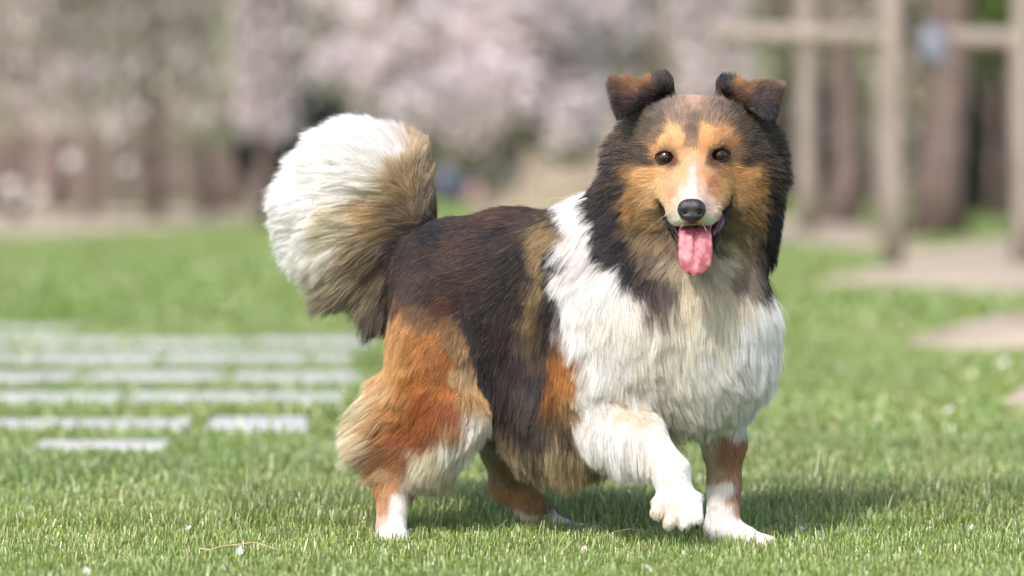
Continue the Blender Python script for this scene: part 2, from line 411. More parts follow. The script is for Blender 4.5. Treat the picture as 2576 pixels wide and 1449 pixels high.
for (px, d, w_, h0, h1, n, pal, lab, sd) in [
        (40, 40, 1.0, 1.0, 4.2, 6000, PINK+GREY+SAGE[:1], 'pink weeping tree at the left end of the wooded background', 1),
        (225, 44, .75, .95, 4.4, 5200, OLIVE, 'olive weeping tree with yellowish hanging twigs, second from the left edge', 2),
        (390, 41, .6, 1.0, 4.2, 4200, GREY, 'pale grey weeping tree between the olive and sage ones', 3),
        (520, 47, .8, .9, 4.6, 5500, SAGE, 'sage green weeping tree left of the dark evergreen', 4),
        (665, 38, .30, .9, 4.0, 2400, PINK, 'slim pink flowering tree just left of the dark evergreen', 5),
        (1560, 42, .8, 1.3, 4.4, 5500, GREY, 'grey twiggy tree behind the dog\'s left ear in the picture', 6),
        (1760, 46, .8, 1.5, 4.6, 5000, PINK, 'faint pinkish grey tree behind the gap between the dog\'s ears', 7),
        (1950, 50, .7, 1.6, 4.8, 4200, SAGE, 'grey green tree beyond the left end of the timber rail', 8)]:
    x0, y0 = G(px, d); T = empty('weeping_tree', (0, 0, 0)); tag(T, lab, 'tree')
    wood(T, (x0, y0, 0), (x0+.12, y0, h1), .07, .035, [(.7, (x0-w_*.6, y0, h1*1.02), .035), (.75, (x0+w_*.6, y0-.2, h1), .035)], sd)
    crown('crown', [veil(T, px, d, w_, h0, h1, n, pal, seed=sd)], T)

def blob_tree(name, px, d, w_, h, n, pal, label, size=.06, trunk=.06, seed=0, z0=.0, cat='shrub'):
    x0, y0 = G(px, d); T = empty(name, (0, 0, 0)); tag(T, label, cat)
    wood(T, (x0, y0, 0), (x0, y0, h*.7), trunk, trunk*.4, [(.3, (x0-w_*.5, y0, h*.7), trunk*.4), (.35, (x0+w_*.5, y0+.1, h*.75), trunk*.4)], seed)
    pr = []; rd = random.Random(seed)
    for k in range(9):
        a = k*2.4; q = .55*w_*math.sqrt(k/9)
        pr.append(cards((x0+q*math.cos(a), y0+q*.8*math.sin(a), z0+(h-z0)*(.28+.5*rd.random())), (w_*.6, w_*.5, (h-z0)*.32), n//9, size, pal, seed=seed+k))
    crown('crown', pr, T); return T
DARK = [lin((42, 50, 48)), lin((54, 60, 56)), lin((32, 40, 40)), lin((66, 70, 66))]
GREEN = [lin((110, 128, 72)), lin((135, 150, 84)), lin((90, 108, 62))]
blob_tree('evergreen_shrub', 760, 42, .80, 1.62, 8000, [c*1.7 for c in DARK], 'dark evergreen shrub between the slim pink tree and the cherry blossom', .05, seed=1)
blob_tree('evergreen_shrub', 950, 56, 1.0, 2.1, 6000, DARK, 'dark evergreen bush half hidden by the dog\'s tail', .05, seed=2)
blob_tree('evergreen_shrub', 2485, 50, .85, 2.2, 9000, DARK, 'dark evergreen bush right of the thick brown trunk', .05, seed=3)
blob_tree('leafy_tree', 2040, 55, .8, 4.0, 4500, GREEN, 'fresh green tree showing above the timber rail, behind the dog\'s right ear in the picture', .05, seed=4, z0=1.8, cat='tree')
blob_tree('leafy_tree', 2500, 46, .75, 3.8, 4500, GREEN, 'fresh green tree in the top right corner above the rail', .05, seed=5, z0=1.7, cat='tree')
blob_tree('leafy_tree', 2170, 60, .5, 3.0, 2500, SAGE, 'low sage green tree between the two brown trunks', .05, seed=6, z0=.6, cat='tree')

# bare trunks on the right
for (px, d, r, lab) in [(2112, 39, .175, 'purplish brown bare trunk between the pale post and the front timber post'), (2362, 31.2, .20, 'thick reddish brown trunk standing on the pale soil at the right'),
                        (2545, 48, .13, 'dark narrow trunk beside the green lawn patch at the right edge'), (1895, 52, .12, 'thin dark trunk hidden mostly behind the dog\'s head'),
                        (12, 52, .16, 'brown trunk at the left edge of the picture'), (150, 55, .13, 'slim brown trunk behind the brown fence, left part'), (560, 54, .15, 'brown trunk behind the fence before the dark evergreen')]:
    x0, y0 = G(px, d); T = empty('bare_tree', (0, 0, 0)); tag(T, lab, 'tree')
    wood(T, (x0, y0, 0), (x0+.05, y0, 4.6), r, r*.7, [(.75, (x0-1.1, y0+.2, 5.6), r*.35), (.8, (x0+1.2, y0-.3, 5.8), r*.35)], int(px))
    pr = [cards((x0, y0, 5.8), (1.7, 1.3, 1.0), 1800, .06, GREY+SAGE, seed=int(px))]
    crown('crown', pr, T)

# slat fences far back
def fence(name, xa, xb, d, h, mat, label, seed, step=.125):
    T = empty(name, (0, 0, 0)); tag(T, label, 'fence'); rd = random.Random(seed)
    ax, ay = G(xa, d); bx, _ = G(xb, d); L_ = bx-ax
    mb = MB(); mb.box((0, 0, h/2), (.085, .022, h), 0, .004); base = mb.build('slat', mat, T, smooth=False); me = base.data
    n = int(L_/step)
    for i in range(n):
        o = base if i == 0 else bpy.data.objects.new('slat', me)
        if i: col.objects.link(o); o.parent = T
        o.location = (ax+(i+.5)*step, ay+rd.uniform(-.006, .006), 0); o.scale = (rd.uniform(.85, 1.1), 1, rd.uniform(.96, 1.03)); o.rotation_euler = (0, rd.uniform(-.012, .012), 0)
    for z in (h*.25, h*.8):
        mb = MB(); mb.box(((ax+bx)/2, ay+.045, z), (L_, .04, .07), 0, .004); mb.build('rail', mat, T, smooth=False)
    mb = MB(); mb.box((0, 0, h*.53), (.11, .10, h*1.06), 0, .006); pb = mb.build('fence_post', m_wood, T, smooth=False)
    k = max(2, int(L_/1.6)+1)
    for i in range(k):
        o = pb if i == 0 else bpy.data.objects.new('fence_post', pb.data)
        if i: col.objects.link(o); o.parent = T
        o.location = (ax+L_*i/(k-1), ay-.08, 0)
fence('wooden_fence', -420, 640, 57, 1.38, m_slat, 'long dark brown wooden slat fence at the left, behind the strip of bare soil', 1)
fence('wooden_fence', 1215, 1900, 59, 1.45, m_slat2, 'tan wooden slat fence in the middle, beyond the dog\'s back', 2)

# timber frame (tree stakes) on the right
def pole(parent, a, b_, r, name='post'):
    mb = MB(); a = Vector(a); b_ = Vector(b_)
    mb.tube([a.lerp(b_, i/6)+Vector((.006*math.sin(i*2), .004*math.cos(i*3), 0)) for i in range(7)], [r*(1+.05*math.sin(i*1.7)) for i in range(7)], 12)
    return mb.build(name, m_wood, parent)
F1 = empty('timber_frame', (0, 0, 0)); tag(F1, 'weathered timber frame of round posts joined by one horizontal rail', 'fence')
for px, d in ((2246, 20.6), (2572, 20.2), (2900, 20.4)):
    x0, y0 = G(px, d); pole(F1, (x0, y0, 0), (x0+.01, y0, 2.5), .062)
xa, ya = G(1800, 20.9); xb, yb = G(2960, 20.6); pole(F1, (xa, ya-.02, Z(92, 20.7)+.02), (xb, yb+.09, Z(108, 20.7)), .056, 'rail')
F2 = empty('timber_frame', (0, 0, 0)); tag(F2, 'paler timber stakes farther back, just right of the dog\'s head', 'fence')
for px, d in ((2030, 33), (2226, 33.6)):
    x0, y0 = G(px, d); pole(F2, (x0, y0, 0), (x0, y0, 2.7), .095)
xa, ya = G(1980, 33.2); xb, yb = G(2226, 33.4); pole(F2, (xa, ya-.1, 1.95), (xb, yb-.1, 1.90), .06, 'rail')
# folded pale blue cloth over the rail
m_cloth = noisy_mat('pale_blue_cloth', (.12, .13, .17), (.19, .205, .25), 9, .9, .3)
mb = MB(); x0, y0 = G(2345, 20.7); zr = Z(100, 20.7)
vs = []; fs = []; nn = 14
for i in range(nn):
    a = i/(nn-1); ang = (a-.5)*2
    for j in range(7):
        u = j/6-.5
        if abs(ang) < .4: q = (math.sin(ang*3.9)*.075, math.cos(ang*3.9)*.075)
        else: q = (math.copysign(.075+.01*math.sin(j*2.2+i), ang), -(abs(ang)-.4)*.20)
        vs.append((x0+u*.13+.006*math.sin(i*1.3+j), y0+q[0], zr+q[1]))
for i in range(nn-1):
    for j in range(6): fs.append((i*7+j, i*7+j+1, i*7+j+8, i*7+j+7))
mb.add(vs, fs); oc = mb.build('cloth', m_cloth); sm_ = oc.modifiers.new('solid', 'SOLIDIFY'); sm_.thickness = .006
tag(oc, 'pale blue cloth folded over the timber rail beside the post', 'cloth')

# made-up discs on stems, added as blurred spots of light before the left fence
m_pale = noisy_mat('pale_petal', (.52, .49, .48), (.66, .63, .62), 20, .6, 0)
T = None
for i, (px, py, s) in enumerate([(180, 405, .75), (322, 420, .55), (28, 470, .8), (100, 492, .65), (285, 345, .5), (40, 505, .6)]):
    d = 33; x0, y0 = G(px, d); z = Z(py, d); T = empty('flower', (x0, y0, 0))
    tag(T, ['round white flower on a tall stem, brightest before the left fence', 'round white flower, rightmost before the left fence', 'large white flower head nearest the left edge', 'white flower head low beside the one at the left edge',
            'small white flower, highest in front of the fence', 'small white flower head lowest at the left edge'][i], 'flower', 'white flowers on tall stems before the left fence')
    mb = MB()
    for k in range(8):
        a = k*math.pi/4; mb.ell((.045*s*math.cos(a), .012*math.sin(k), z+.045*s*math.sin(a)), (.034*s, .012, .034*s), 8, 5)
    mb.ell((0, -.01, z), (.03*s, .02, .03*s), 8, 5); mb.build('petals', m_pale, T)  # lobes and centre of the made-up light disc
    mb = MB(); mb.tube([(0, 0, 0), (.02, 0, z*.5), (0, .01, z)], [.006, .005, .004], 5); mb.build('stem', m_bark, T)  # added stalk that holds the disc up

# people sitting far off on the lawn
def person(px, d, h, top, trou, skin, hair, label, rz=0, seed=0, crouch=True):
    x0, y0 = G(px, d); T = empty('person', (x0, y0, 0), rz); tag(T, label, 'person', 'people resting far off on the lawn')
    k = h/1.0
    def sk(name, nodes, edges, mat):
        me = bpy.data.meshes.new(name); me.from_pydata([tuple(k*q for q in n[:3]) for n in nodes], edges, []); o = link(name, me, mat, T)
        sm = o.modifiers.new('skin', 'SKIN'); sv = me.skin_vertices[0].data
        for i, n in enumerate(nodes): sv[i].radius = (n[3]*k, (n[4] if len(n) > 4 else n[3])*k)
        sv[0].use_root = True; ss = o.modifiers.new('sub', 'SUBSURF'); ss.levels = ss.render_levels = 2; return o
    # seated with knees up: one continuous body
    nodes = [(0, 0, .13, .13, .12), (0, .03, .35, .12, .10), (0, .02, .55, .13, .09), (0, 0, .66, .05), (0, -.02, .74, .05),
             (-.15, .01, .58, .055), (-.20, -.10, .38, .042), (-.10, -.28, .34, .032), (.15, .01, .58, .055), (.21, -.10, .38, .042), (.10, -.28, .34, .032),
             (-.10, -.28, .42, .07), (-.11, -.42, .08, .045), (-.11, -.52, .04, .035), (.10, -.30, .42, .07), (.12, -.44, .08, .045), (.12, -.54, .04, .035)]
    edges = [(0, 1), (1, 2), (2, 3), (3, 4), (2, 5), (5, 6), (6, 7), (2, 8), (8, 9), (9, 10), (0, 11), (11, 12), (12, 13), (0, 14), (14, 15), (15, 16)]
    sk('body', nodes, edges, trou)
    sk('jacket', [(n[0], n[1], n[2], n[3]+.016, (n[4] if len(n) > 4 else n[3])+.016) for n in nodes[1:3]+nodes[5:7]+nodes[8:10]], [(0, 1), (1, 2), (2, 3), (1, 4), (4, 5)], top)
    mb = MB(); mb.ell((0, -.03*k, .84*k), (.075*k, .09*k, .105*k), 14, 10); mb.ell((0, -.12*k, .83*k), (.015*k, .02*k, .02*k), 6, 5); mb.build('head', skin, T)
    mb = MB(); mb.ell((0, 0, .87*k), (.088*k, .095*k, .105*k), 14, 10); mb.build('hair', hair, T)
m_navy = noisy_mat('navy_cloth', (.035, .038, .06), (.06, .065, .10), 9, .9, 0); m_gb = noisy_mat('grey_blue_cloth', (.14, .15, .20), (.20, .21, .27), 9, .9, 0)
m_teal = noisy_mat('teal_cloth', (.05, .10, .14), (.08, .14, .18), 9, .9, 0); m_pink = noisy_mat('dusty_pink_cloth', (.34, .19, .20), (.46, .28, .29), 9, .9, 0)
m_skin = noisy_mat('skin', (.45, .29, .21), (.55, .36, .27), 6, .6, 0); m_hair = noisy_mat('dark_hair', (.02, .015, .015), (.04, .03, .03), 9, .6, 0)
person(1105, 68, 1.0, m_gb, m_navy, m_skin, m_hair, 'person in a grey blue jacket sitting on the far lawn, left one of the three', .3, 1)
person(1160, 71, 1.15, m_teal, m_navy, m_skin, m_hair, 'person in dark teal and navy sitting in the middle of the far group', -.2, 2)
person(1205, 67, .68, m_pink, m_pink, m_skin, m_hair, 'small person in dusty pink sitting right of the dark clothed one', -.5, 3)

# the far wood: rows of bushes closing the view, one mass
def far_wood():
    pr = []
    MAUVE = [lin((178, 170, 160)), lin((158, 150, 140)), lin((196, 190, 182)), lin((146, 140, 122)), lin((166, 164, 138))]
    rd = np.random.default_rng(3)
    for i in range(150):
        d = 84+rd.random()*14; x = -26+52*i/150+rd.normal()*.4; h = 5+rd.random()*4
        c = np.array(MAUVE)*(.75+.5*rd.random())
        if rd.random() < .16: c = np.array(DARK)*1.6
        pr.append(cards((x, d-CD, h*.5), (1.5, 1.2, h*.55), 900, .16, c, 1.4, .3, shell=.6, seed=i))
    o = crown('far_woods', pr, None); tag(o, 'far grey mauve wood closing the view behind everything', 'woods', kind='stuff')
far_wood()
m_hill = noisy_mat('wooded_bank', (.13, .12, .105), (.24, .21, .19), .8, .95, .8, dist=.3)
nx = 60; V = []; F = []
for i in range(nx+1):
    for j in range(9):
        x = -90+180*i/nx; k = j/8; y = 99+24*k
        V.append((x, y, 11*math.sin(k*math.pi*.5)**.5*(1+.12*math.sin(i*.7)+.08*math.sin(i*1.9+1))-.02*(j == 0)))
for i in range(nx):
    for j in range(8): F.append((i*9+j, i*9+9+j, i*9+10+j, i*9+j+1))
tag(link('hillside', mesh_np('hillside', V, F), m_hill), kind='structure')
# ================================================================== THE DOG
# ---- body as a smooth union of tapered capsules, ellipsoids and thin plates; coordinates are picture pixels + depth
GX0, GX1, GY0, GY1, GZ0, GZ1, GS = -.345, .415, -.345, .26, -.012, .655, .0036
gx = np.arange(GX0, GX1, GS, dtype=np.float32); gy = np.arange(GY0, GY1, GS, dtype=np.float32); gz = np.arange(GZ0, GZ1, GS, dtype=np.float32)
SH = (len(gx), len(gy), len(gz))
SDF = np.full(SH, .12, np.float32); LAB = np.zeros(SH, np.uint8); LD = np.full(SH, .12, np.float32)
LABN = ['body', 'head', 'ear_left', 'ear_right', 'tail', 'hind_near', 'hind_far', 'front_raised', 'front_standing']
def region(lo, hi):
    a = [max(0, int(np.searchsorted(g, l))-1) for g, l in zip((gx, gy, gz), lo)]
    b_ = [min(n, int(np.searchsorted(g, h))+1) for g, h, n in zip((gx, gy, gz), hi, SH)]
    sl_ = tuple(slice(i, j) for i, j in zip(a, b_))
    X, Y_, Z_ = np.meshgrid(gx[sl_[0]], gy[sl_[1]], gz[sl_[2]], indexing='ij')
    return sl_, np.stack([X, Y_, Z_], -1)
def blend(sl_, d, k, lab, sub=False):
    d = d.astype(np.float32); c = SDF[sl_]
    if sub:
        h = np.clip(.5-.5*(c+d)/k, 0, 1); SDF[sl_] = c*(1-h)-d*h+k*h*(1-h); return
    h = np.clip(.5+.5*(d-c)/k, 0, 1); SDF[sl_] = d*(1-h)+c*h-k*h*(1-h)
    l = LD[sl_]; m = d < l; LAB[sl_] = np.where(m, lab, LAB[sl_]); LD[sl_] = np.where(m, d, l)
CUR = dict(lab=0, k=.03)
def cap(a, ra, b_, rb, k=None, flat=1.0, sub=False):
    """tapered capsule; a, b = (px, py, Y), radii in px; flat squashes the depth"""
    k = CUR['k'] if k is None else k
    A = P(*a); B = P(*b_); RA = S(ra, a[2]); RB = S(rb, b_[2]); m = max(RA, RB)+k+.02
    lo = np.minimum(A, B)-m; hi = np.maximum(A, B)+m
    sl_, Q = region(lo, hi)
    A = A.copy(); B = B.copy()
    q = Q-A; ab = B-A
    t_ = np.clip((q@ab)/(ab@ab+1e-12), 0, 1)
    dv = q-t_[..., None]*ab; dv[..., 1] /= flat
    d = np.sqrt((dv**2).sum(-1))-(RA+(RB-RA)*t_)
    blend(sl_, d*(flat if flat < 1 else 1)**.5, k, CUR['lab'], sub)
def ell(c, r, k=None, yaw=0.0, roll=0.0, sub=False):
    """ellipsoid; centre (px, py, Y); radii px along its axis / side / up; yaw turns the axis towards the camera, roll tips it in the picture"""
    k = CUR['k'] if k is None else k
    C_ = P(*c); r_ = np.array([S(q, c[2]) for q in r]); m = r_.max()+k+.02
    sl_, Q = region(C_-m, C_+m)
    q = Q-C_
    ca, sa = math.cos(R(yaw)), math.sin(R(yaw)); cr_, sr = math.cos(R(roll)), math.sin(R(roll))
    ax = np.array([ca*cr_, -sa*cr_, -sr]); sd = np.array([sa, ca, 0.]); up = np.cross(ax, sd)
    u = np.stack([q@ax, q@sd, q@up], -1)/r_
    k0 = np.sqrt((u**2).sum(-1)); k1 = np.sqrt(((u/r_)**2).sum(-1))+1e-9
    blend(sl_, k0*(k0-1)/k1, k, CUR['lab'], sub)
def plate(a, b_, c, r, k=None):
    """rounded triangle"""
    k = CUR['k'] if k is None else k
    A, B, C_ = P(*a), P(*b_), P(*c); rr = S(r); m = rr+k+.012
    sl_, Q = region(np.minimum(np.minimum(A, B), C_)-m, np.maximum(np.maximum(A, B), C_)+m)
    def dseg(p0, p1):
        e_ = p1-p0; q = Q-p0; t_ = np.clip((q@e_)/(e_@e_), 0, 1); v = q-t_[..., None]*e_; return (v**2).sum(-1)
    n_ = np.cross(B-A, C_-A); n_ /= np.linalg.norm(n_)
    s1 = ((Q-A)@np.cross(n_, B-A)) > 0; s2 = ((Q-B)@np.cross(n_, C_-B)) > 0; s3 = ((Q-C_)@np.cross(n_, A-C_)) > 0
    ins = s1 & s2 & s3
    d2 = np.where(ins, ((Q-A)@n_)**2, np.minimum(np.minimum(dseg(A, B), dseg(B, C_)), dseg(C_, A)))
    blend(sl_, np.sqrt(d2)-rr, k, CUR['lab'])

# torso
CUR.update(lab=0, k=.045)
ell((1118, 715, .075), (128, 135, 150), yaw=28)
ell((1290, 728, .03), (235, 145, 196), yaw=28, roll=3)
ell((1385, 865, .0), (175, 135, 262), yaw=28, roll=-10)
ell((1420, 1040, -.01), (150, 110, 110), yaw=20, roll=-8, k=.05)
ell((1235, 900, .05), (110, 100, 150), yaw=20, k=.04)
ell((1470, 700, -.03), (150, 155, 165), yaw=28)
ell((1560, 800, -.07), (150, 170, 240), yaw=20)
ell((1712, 795, -.10), (226, 185, 222), k=.06)
ell((1785, 930, -.085), (112, 115, 130), k=.05)
cap((1520, 650, -.03), 130, (1740, 430, -.07), 140, k=.05)
# tail
CUR.update(lab=4, k=.03)
cap((1085, 615, .095), 34, (1015, 540, .11), 58, k=.012)
cap((1015, 540, .11), 58, (975, 440, .12), 82, k=.03)
cap((975, 440, .12), 82, (895, 425, .12), 88)
cap((895, 425, .12), 88, (810, 510, .12), 84)
cap((990, 560, .12), 70, (850, 560, .125), 95)
cap((980, 620, .12), 60, (955, 770, .12), 32)
cap((900, 600, .12), 75, (870, 690, .12), 46)
cap((830, 545, .12), 78, (815, 600, .12), 58)
# hind legs
CUR.update(lab=5, k=.03)
ell((1085, 850, .012), (106, 100, 165), yaw=10)
cap((1085, 930, -.005), 92, (1135, 1045, -.015), 68)
cap((1135, 1045, -.015), 62, (990, 1215, .0), 36, k=.02)
cap((1150, 1040, -.01), 50, (1105, 1150, -.005), 44, k=.03)
cap((1060, 1010, .0), 68, (990, 1110, .01), 50, k=.03)
ell((962, 1045, .012), (42, 52, 95), k=.03)
cap((988, 1205, .0), 40, (985, 1330, -.01), 34, k=.015)
cap((982, 1330, -.01), 29, (990, 1352, -.045), 25, k=.01)
for dx in (-26, -9, 9, 26): cap((985+dx*.8, 1342, -.04), 15, (986+dx, 1362, -.068), 11, k=.004)
CUR.update(lab=6, k=.03)
cap((1250, 940, .12), 90, (1290, 1100, .13), 70)
cap((1290, 1100, .13), 62, (1285, 1215, .15), 46)
cap((1285, 1215, .15), 46, (1360, 1290, .13), 28, k=.015)
cap((1330, 1290, .13), 34, (1420, 1330, .11), 19, k=.012)
cap((1420, 1330, .11), 18, (1500, 1338, .095), 14, k=.008)
# raised front leg
CUR.update(lab=7, k=.03)
ell((1515, 930, -.10), (75, 80, 125), k=.05)
cap((1520, 985, -.11), 72, (1535, 1075, -.11), 64, k=.04)
cap((1538, 1072, -.12), 68, (1605, 1100, -.15), 62, k=.02)
cap((1605, 1095, -.15), 58, (1685, 1185, -.18), 41, k=.012)
cap((1685, 1185, -.18), 40, (1704, 1256, -.187), 43, k=.01)
for a, b_ in (((1668, 1262), (1655, 1288)), ((1692, 1270), (1685, 1312)), ((1720, 1270), (1722, 1318)), ((1742, 1258), (1752, 1305))):
    cap((*a, -.195), 22, (*b_, -.208), 16, k=.006)
# standing front leg
CUR.update(lab=8, k=.03)
cap((1800, 980, -.05), 85, (1822, 1110, -.05), 50)
cap((1822, 1110, -.05), 46, (1822, 1220, -.05), 38, k=.015)
cap((1822, 1220, -.05), 37, (1818, 1320, -.05), 40, k=.01)
cap((1815, 1330, -.05), 34, (1870, 1352, -.06), 26, k=.012)
cap((1870, 1352, -.06), 24, (1925, 1364, -.07), 14, k=.01)
for dy, dd in ((0, .0), (6, -.022), (10, -.045)): cap((1880-dd*300, 1352+dy*.6, -.055+dd), 15, (1938-abs(dd)*500, 1362+dy*.6, -.07+dd), 11.5, k=.004)
# head and mane
CUR.update(lab=1, k=.03)
ell((1748, 385, -.110), (146, 130, 128), k=.03)
ell((1756, 480, -.075), (176, 130, 172), k=.04)
ell((1755, 575, -.085), (182, 120, 122), k=.04)
ell((1745, 335, -.140), (128, 78, 74), k=.03)
cap((1660, 500, -.135), 74, (1650, 445, -.140), 62, k=.035)
cap((1838, 495, -.135), 74, (1845, 442, -.140), 62, k=.035)
cap((1672, 430, -.158), 38, (1668, 470, -.158), 38, k=.03)
cap((1814, 426, -.158), 38, (1822, 466, -.158), 38, k=.03)
ell((1648, 392, -.075), (68, 80, 95), k=.05)
ell((1858, 390, -.075), (72, 80, 95), k=.05)
cap((1702, 362, -.19), 30, (1688, 372, -.175), 30, k=.012)
cap((1786, 358, -.19), 30, (1800, 366, -.175), 30, k=.012)
ell((1742, 445, -.139), (84, 62, 58), k=.03)
cap((1743, 385, -.172), 54, (1742, 470, -.216), 46, k=.03)
cap((1742, 470, -.222), 42, (1741, 522, -.272), 34, k=.012)
cap((1706, 425, -.168), 35, (1705, 500, -.200), 35, k=.025)
cap((1780, 421, -.168), 35, (1785, 498, -.200), 35, k=.025)
cap((1705, 478, -.190), 36, (1709, 530, -.246), 31, k=.02)
cap((1783, 474, -.190), 37, (1780, 528, -.246), 32, k=.02)
cap((1716, 541, -.254), 22, (1768, 540, -.254), 22, k=.012)
# lower jaw, then the open mouth
cap((1750, 560, -.13), 60, (1750, 600, -.205), 36, k=.015)
cap((1747, 600, -.20), 36, (1747, 618, -.222), 30, k=.008)
ell((1748, 583, -.245), (44, 95, 17), k=.006, sub=True)
for s_, cx, cy_ in ((-1, 1674, 397), (1, 1811, 391)):
    ell((cx, cy_, -.207), (22, 30, 16), k=.005, sub=True)
# ears
CUR.update(lab=2, k=.008)
plate((1548, 215, -.115), (1668, 220, -.105), (1612, 300, -.095), 9, k=.012)
plate((1668, 220, -.105), (1612, 300, -.095), (1686, 282, -.115), 12, k=.02)
plate((1546, 212, -.13), (1667, 222, -.128), (1560, 286, -.160), 10, k=.008)
plate((1600, 258, -.125), (1670, 224, -.115), (1652, 292, -.105), 13, k=.014)
CUR.update(lab=3)
plate((1950, 225, -.115), (1826, 223, -.105), (1885, 305, -.095), 9, k=.012)
plate((1826, 223, -.105), (1885, 305, -.095), (1809, 280, -.115), 12, k=.02)
plate((1953, 222, -.13), (1832, 226, -.128), (1938, 294, -.160), 10, k=.008)
plate((1898, 262, -.125), (1830, 228, -.115), (1850, 292, -.105), 13, k=.014)

def sample(grid, p):
    q = (p-np.array([GX0, GY0, GZ0]))/GS
    q = np.clip(q, 0, np.array(SH)-1.001); i = q.astype(np.int64); f = (q-i).astype(np.float32); o_ = 0
    for a in (0, 1):
        wa = f[:, 0] if a else 1-f[:, 0]
        for b_ in (0, 1):
            wb = f[:, 1] if b_ else 1-f[:, 1]
            for c in (0, 1):
                wc = f[:, 2] if c else 1-f[:, 2]
                o_ = o_+wa*wb*wc*grid[i[:, 0]+a, i[:, 1]+b_, i[:, 2]+c]
    return o_
def grad(p, e_=.003):
    g = np.stack([sample(SDF, p+np.eye(3)[k]*e_)-sample(SDF, p-np.eye(3)[k]*e_) for k in range(3)], 1)
    return g/(np.linalg.norm(g, axis=1)[:, None]+1e-9)
def surface_nets():
    s = SDF < 0
    c = np.zeros(tuple(n-1 for n in SH), np.int8)
    for a in (0, 1):
        for b_ in (0, 1):
            for d in (0, 1): c += s[a:SH[0]-1+a, b_:SH[1]-1+b_, d:SH[2]-1+d]
    act = (c > 0) & (c < 8); idx = np.full(act.shape, -1, np.int64); I = np.argwhere(act); idx[act] = np.arange(len(I))
    acc = np.zeros((len(I), 3)); cnt = np.zeros(len(I))
    cor = [(a, b_, d) for a in (0, 1) for b_ in (0, 1) for d in (0, 1)]
    for u in cor:
        for ax in range(3):
            if u[ax] == 0:
                v = list(u); v[ax] = 1
                A = SDF[I[:, 0]+u[0], I[:, 1]+u[1], I[:, 2]+u[2]]; B = SDF[I[:, 0]+v[0], I[:, 1]+v[1], I[:, 2]+v[2]]
                m = (A < 0) != (B < 0); t_ = np.where(m, A/(A-B+1e-12), 0)
                pt = np.tile(np.array(u, float), (len(I), 1)); pt[:, ax] += t_
                acc[m] += pt[m]; cnt[m] += 1
    V = (I+acc/cnt[:, None])*GS+np.array([GX0, GY0, GZ0])
    F = []
    for ax in range(3):
        a = [slice(None)]*3; b_ = [slice(None)]*3; a[ax] = slice(0, SH[ax]-1); b_[ax] = slice(1, SH[ax])
        ch = s[tuple(a)] != s[tuple(b_)]; E = np.argwhere(ch); o1, o2 = [k for k in range(3) if k != ax]
        E = E[(E[:, o1] > 0) & (E[:, o2] > 0) & (E[:, o1] < SH[o1]-1) & (E[:, o2] < SH[o2]-1)]
        q = []
        for da, db in ((0, 0), (-1, 0), (-1, -1), (0, -1)):
            e_ = E.copy(); e_[:, o1] += da; e_[:, o2] += db; q.append(idx[e_[:, 0], e_[:, 1], e_[:, 2]])
        q = np.stack(q, 1); fl = s[E[:, 0], E[:, 1], E[:, 2]]
        if ax == 1: fl = ~fl
        q[~fl] = q[~fl][:, ::-1]; F.append(q)
    return V, np.concatenate(F)
DV, DF = surface_nets()

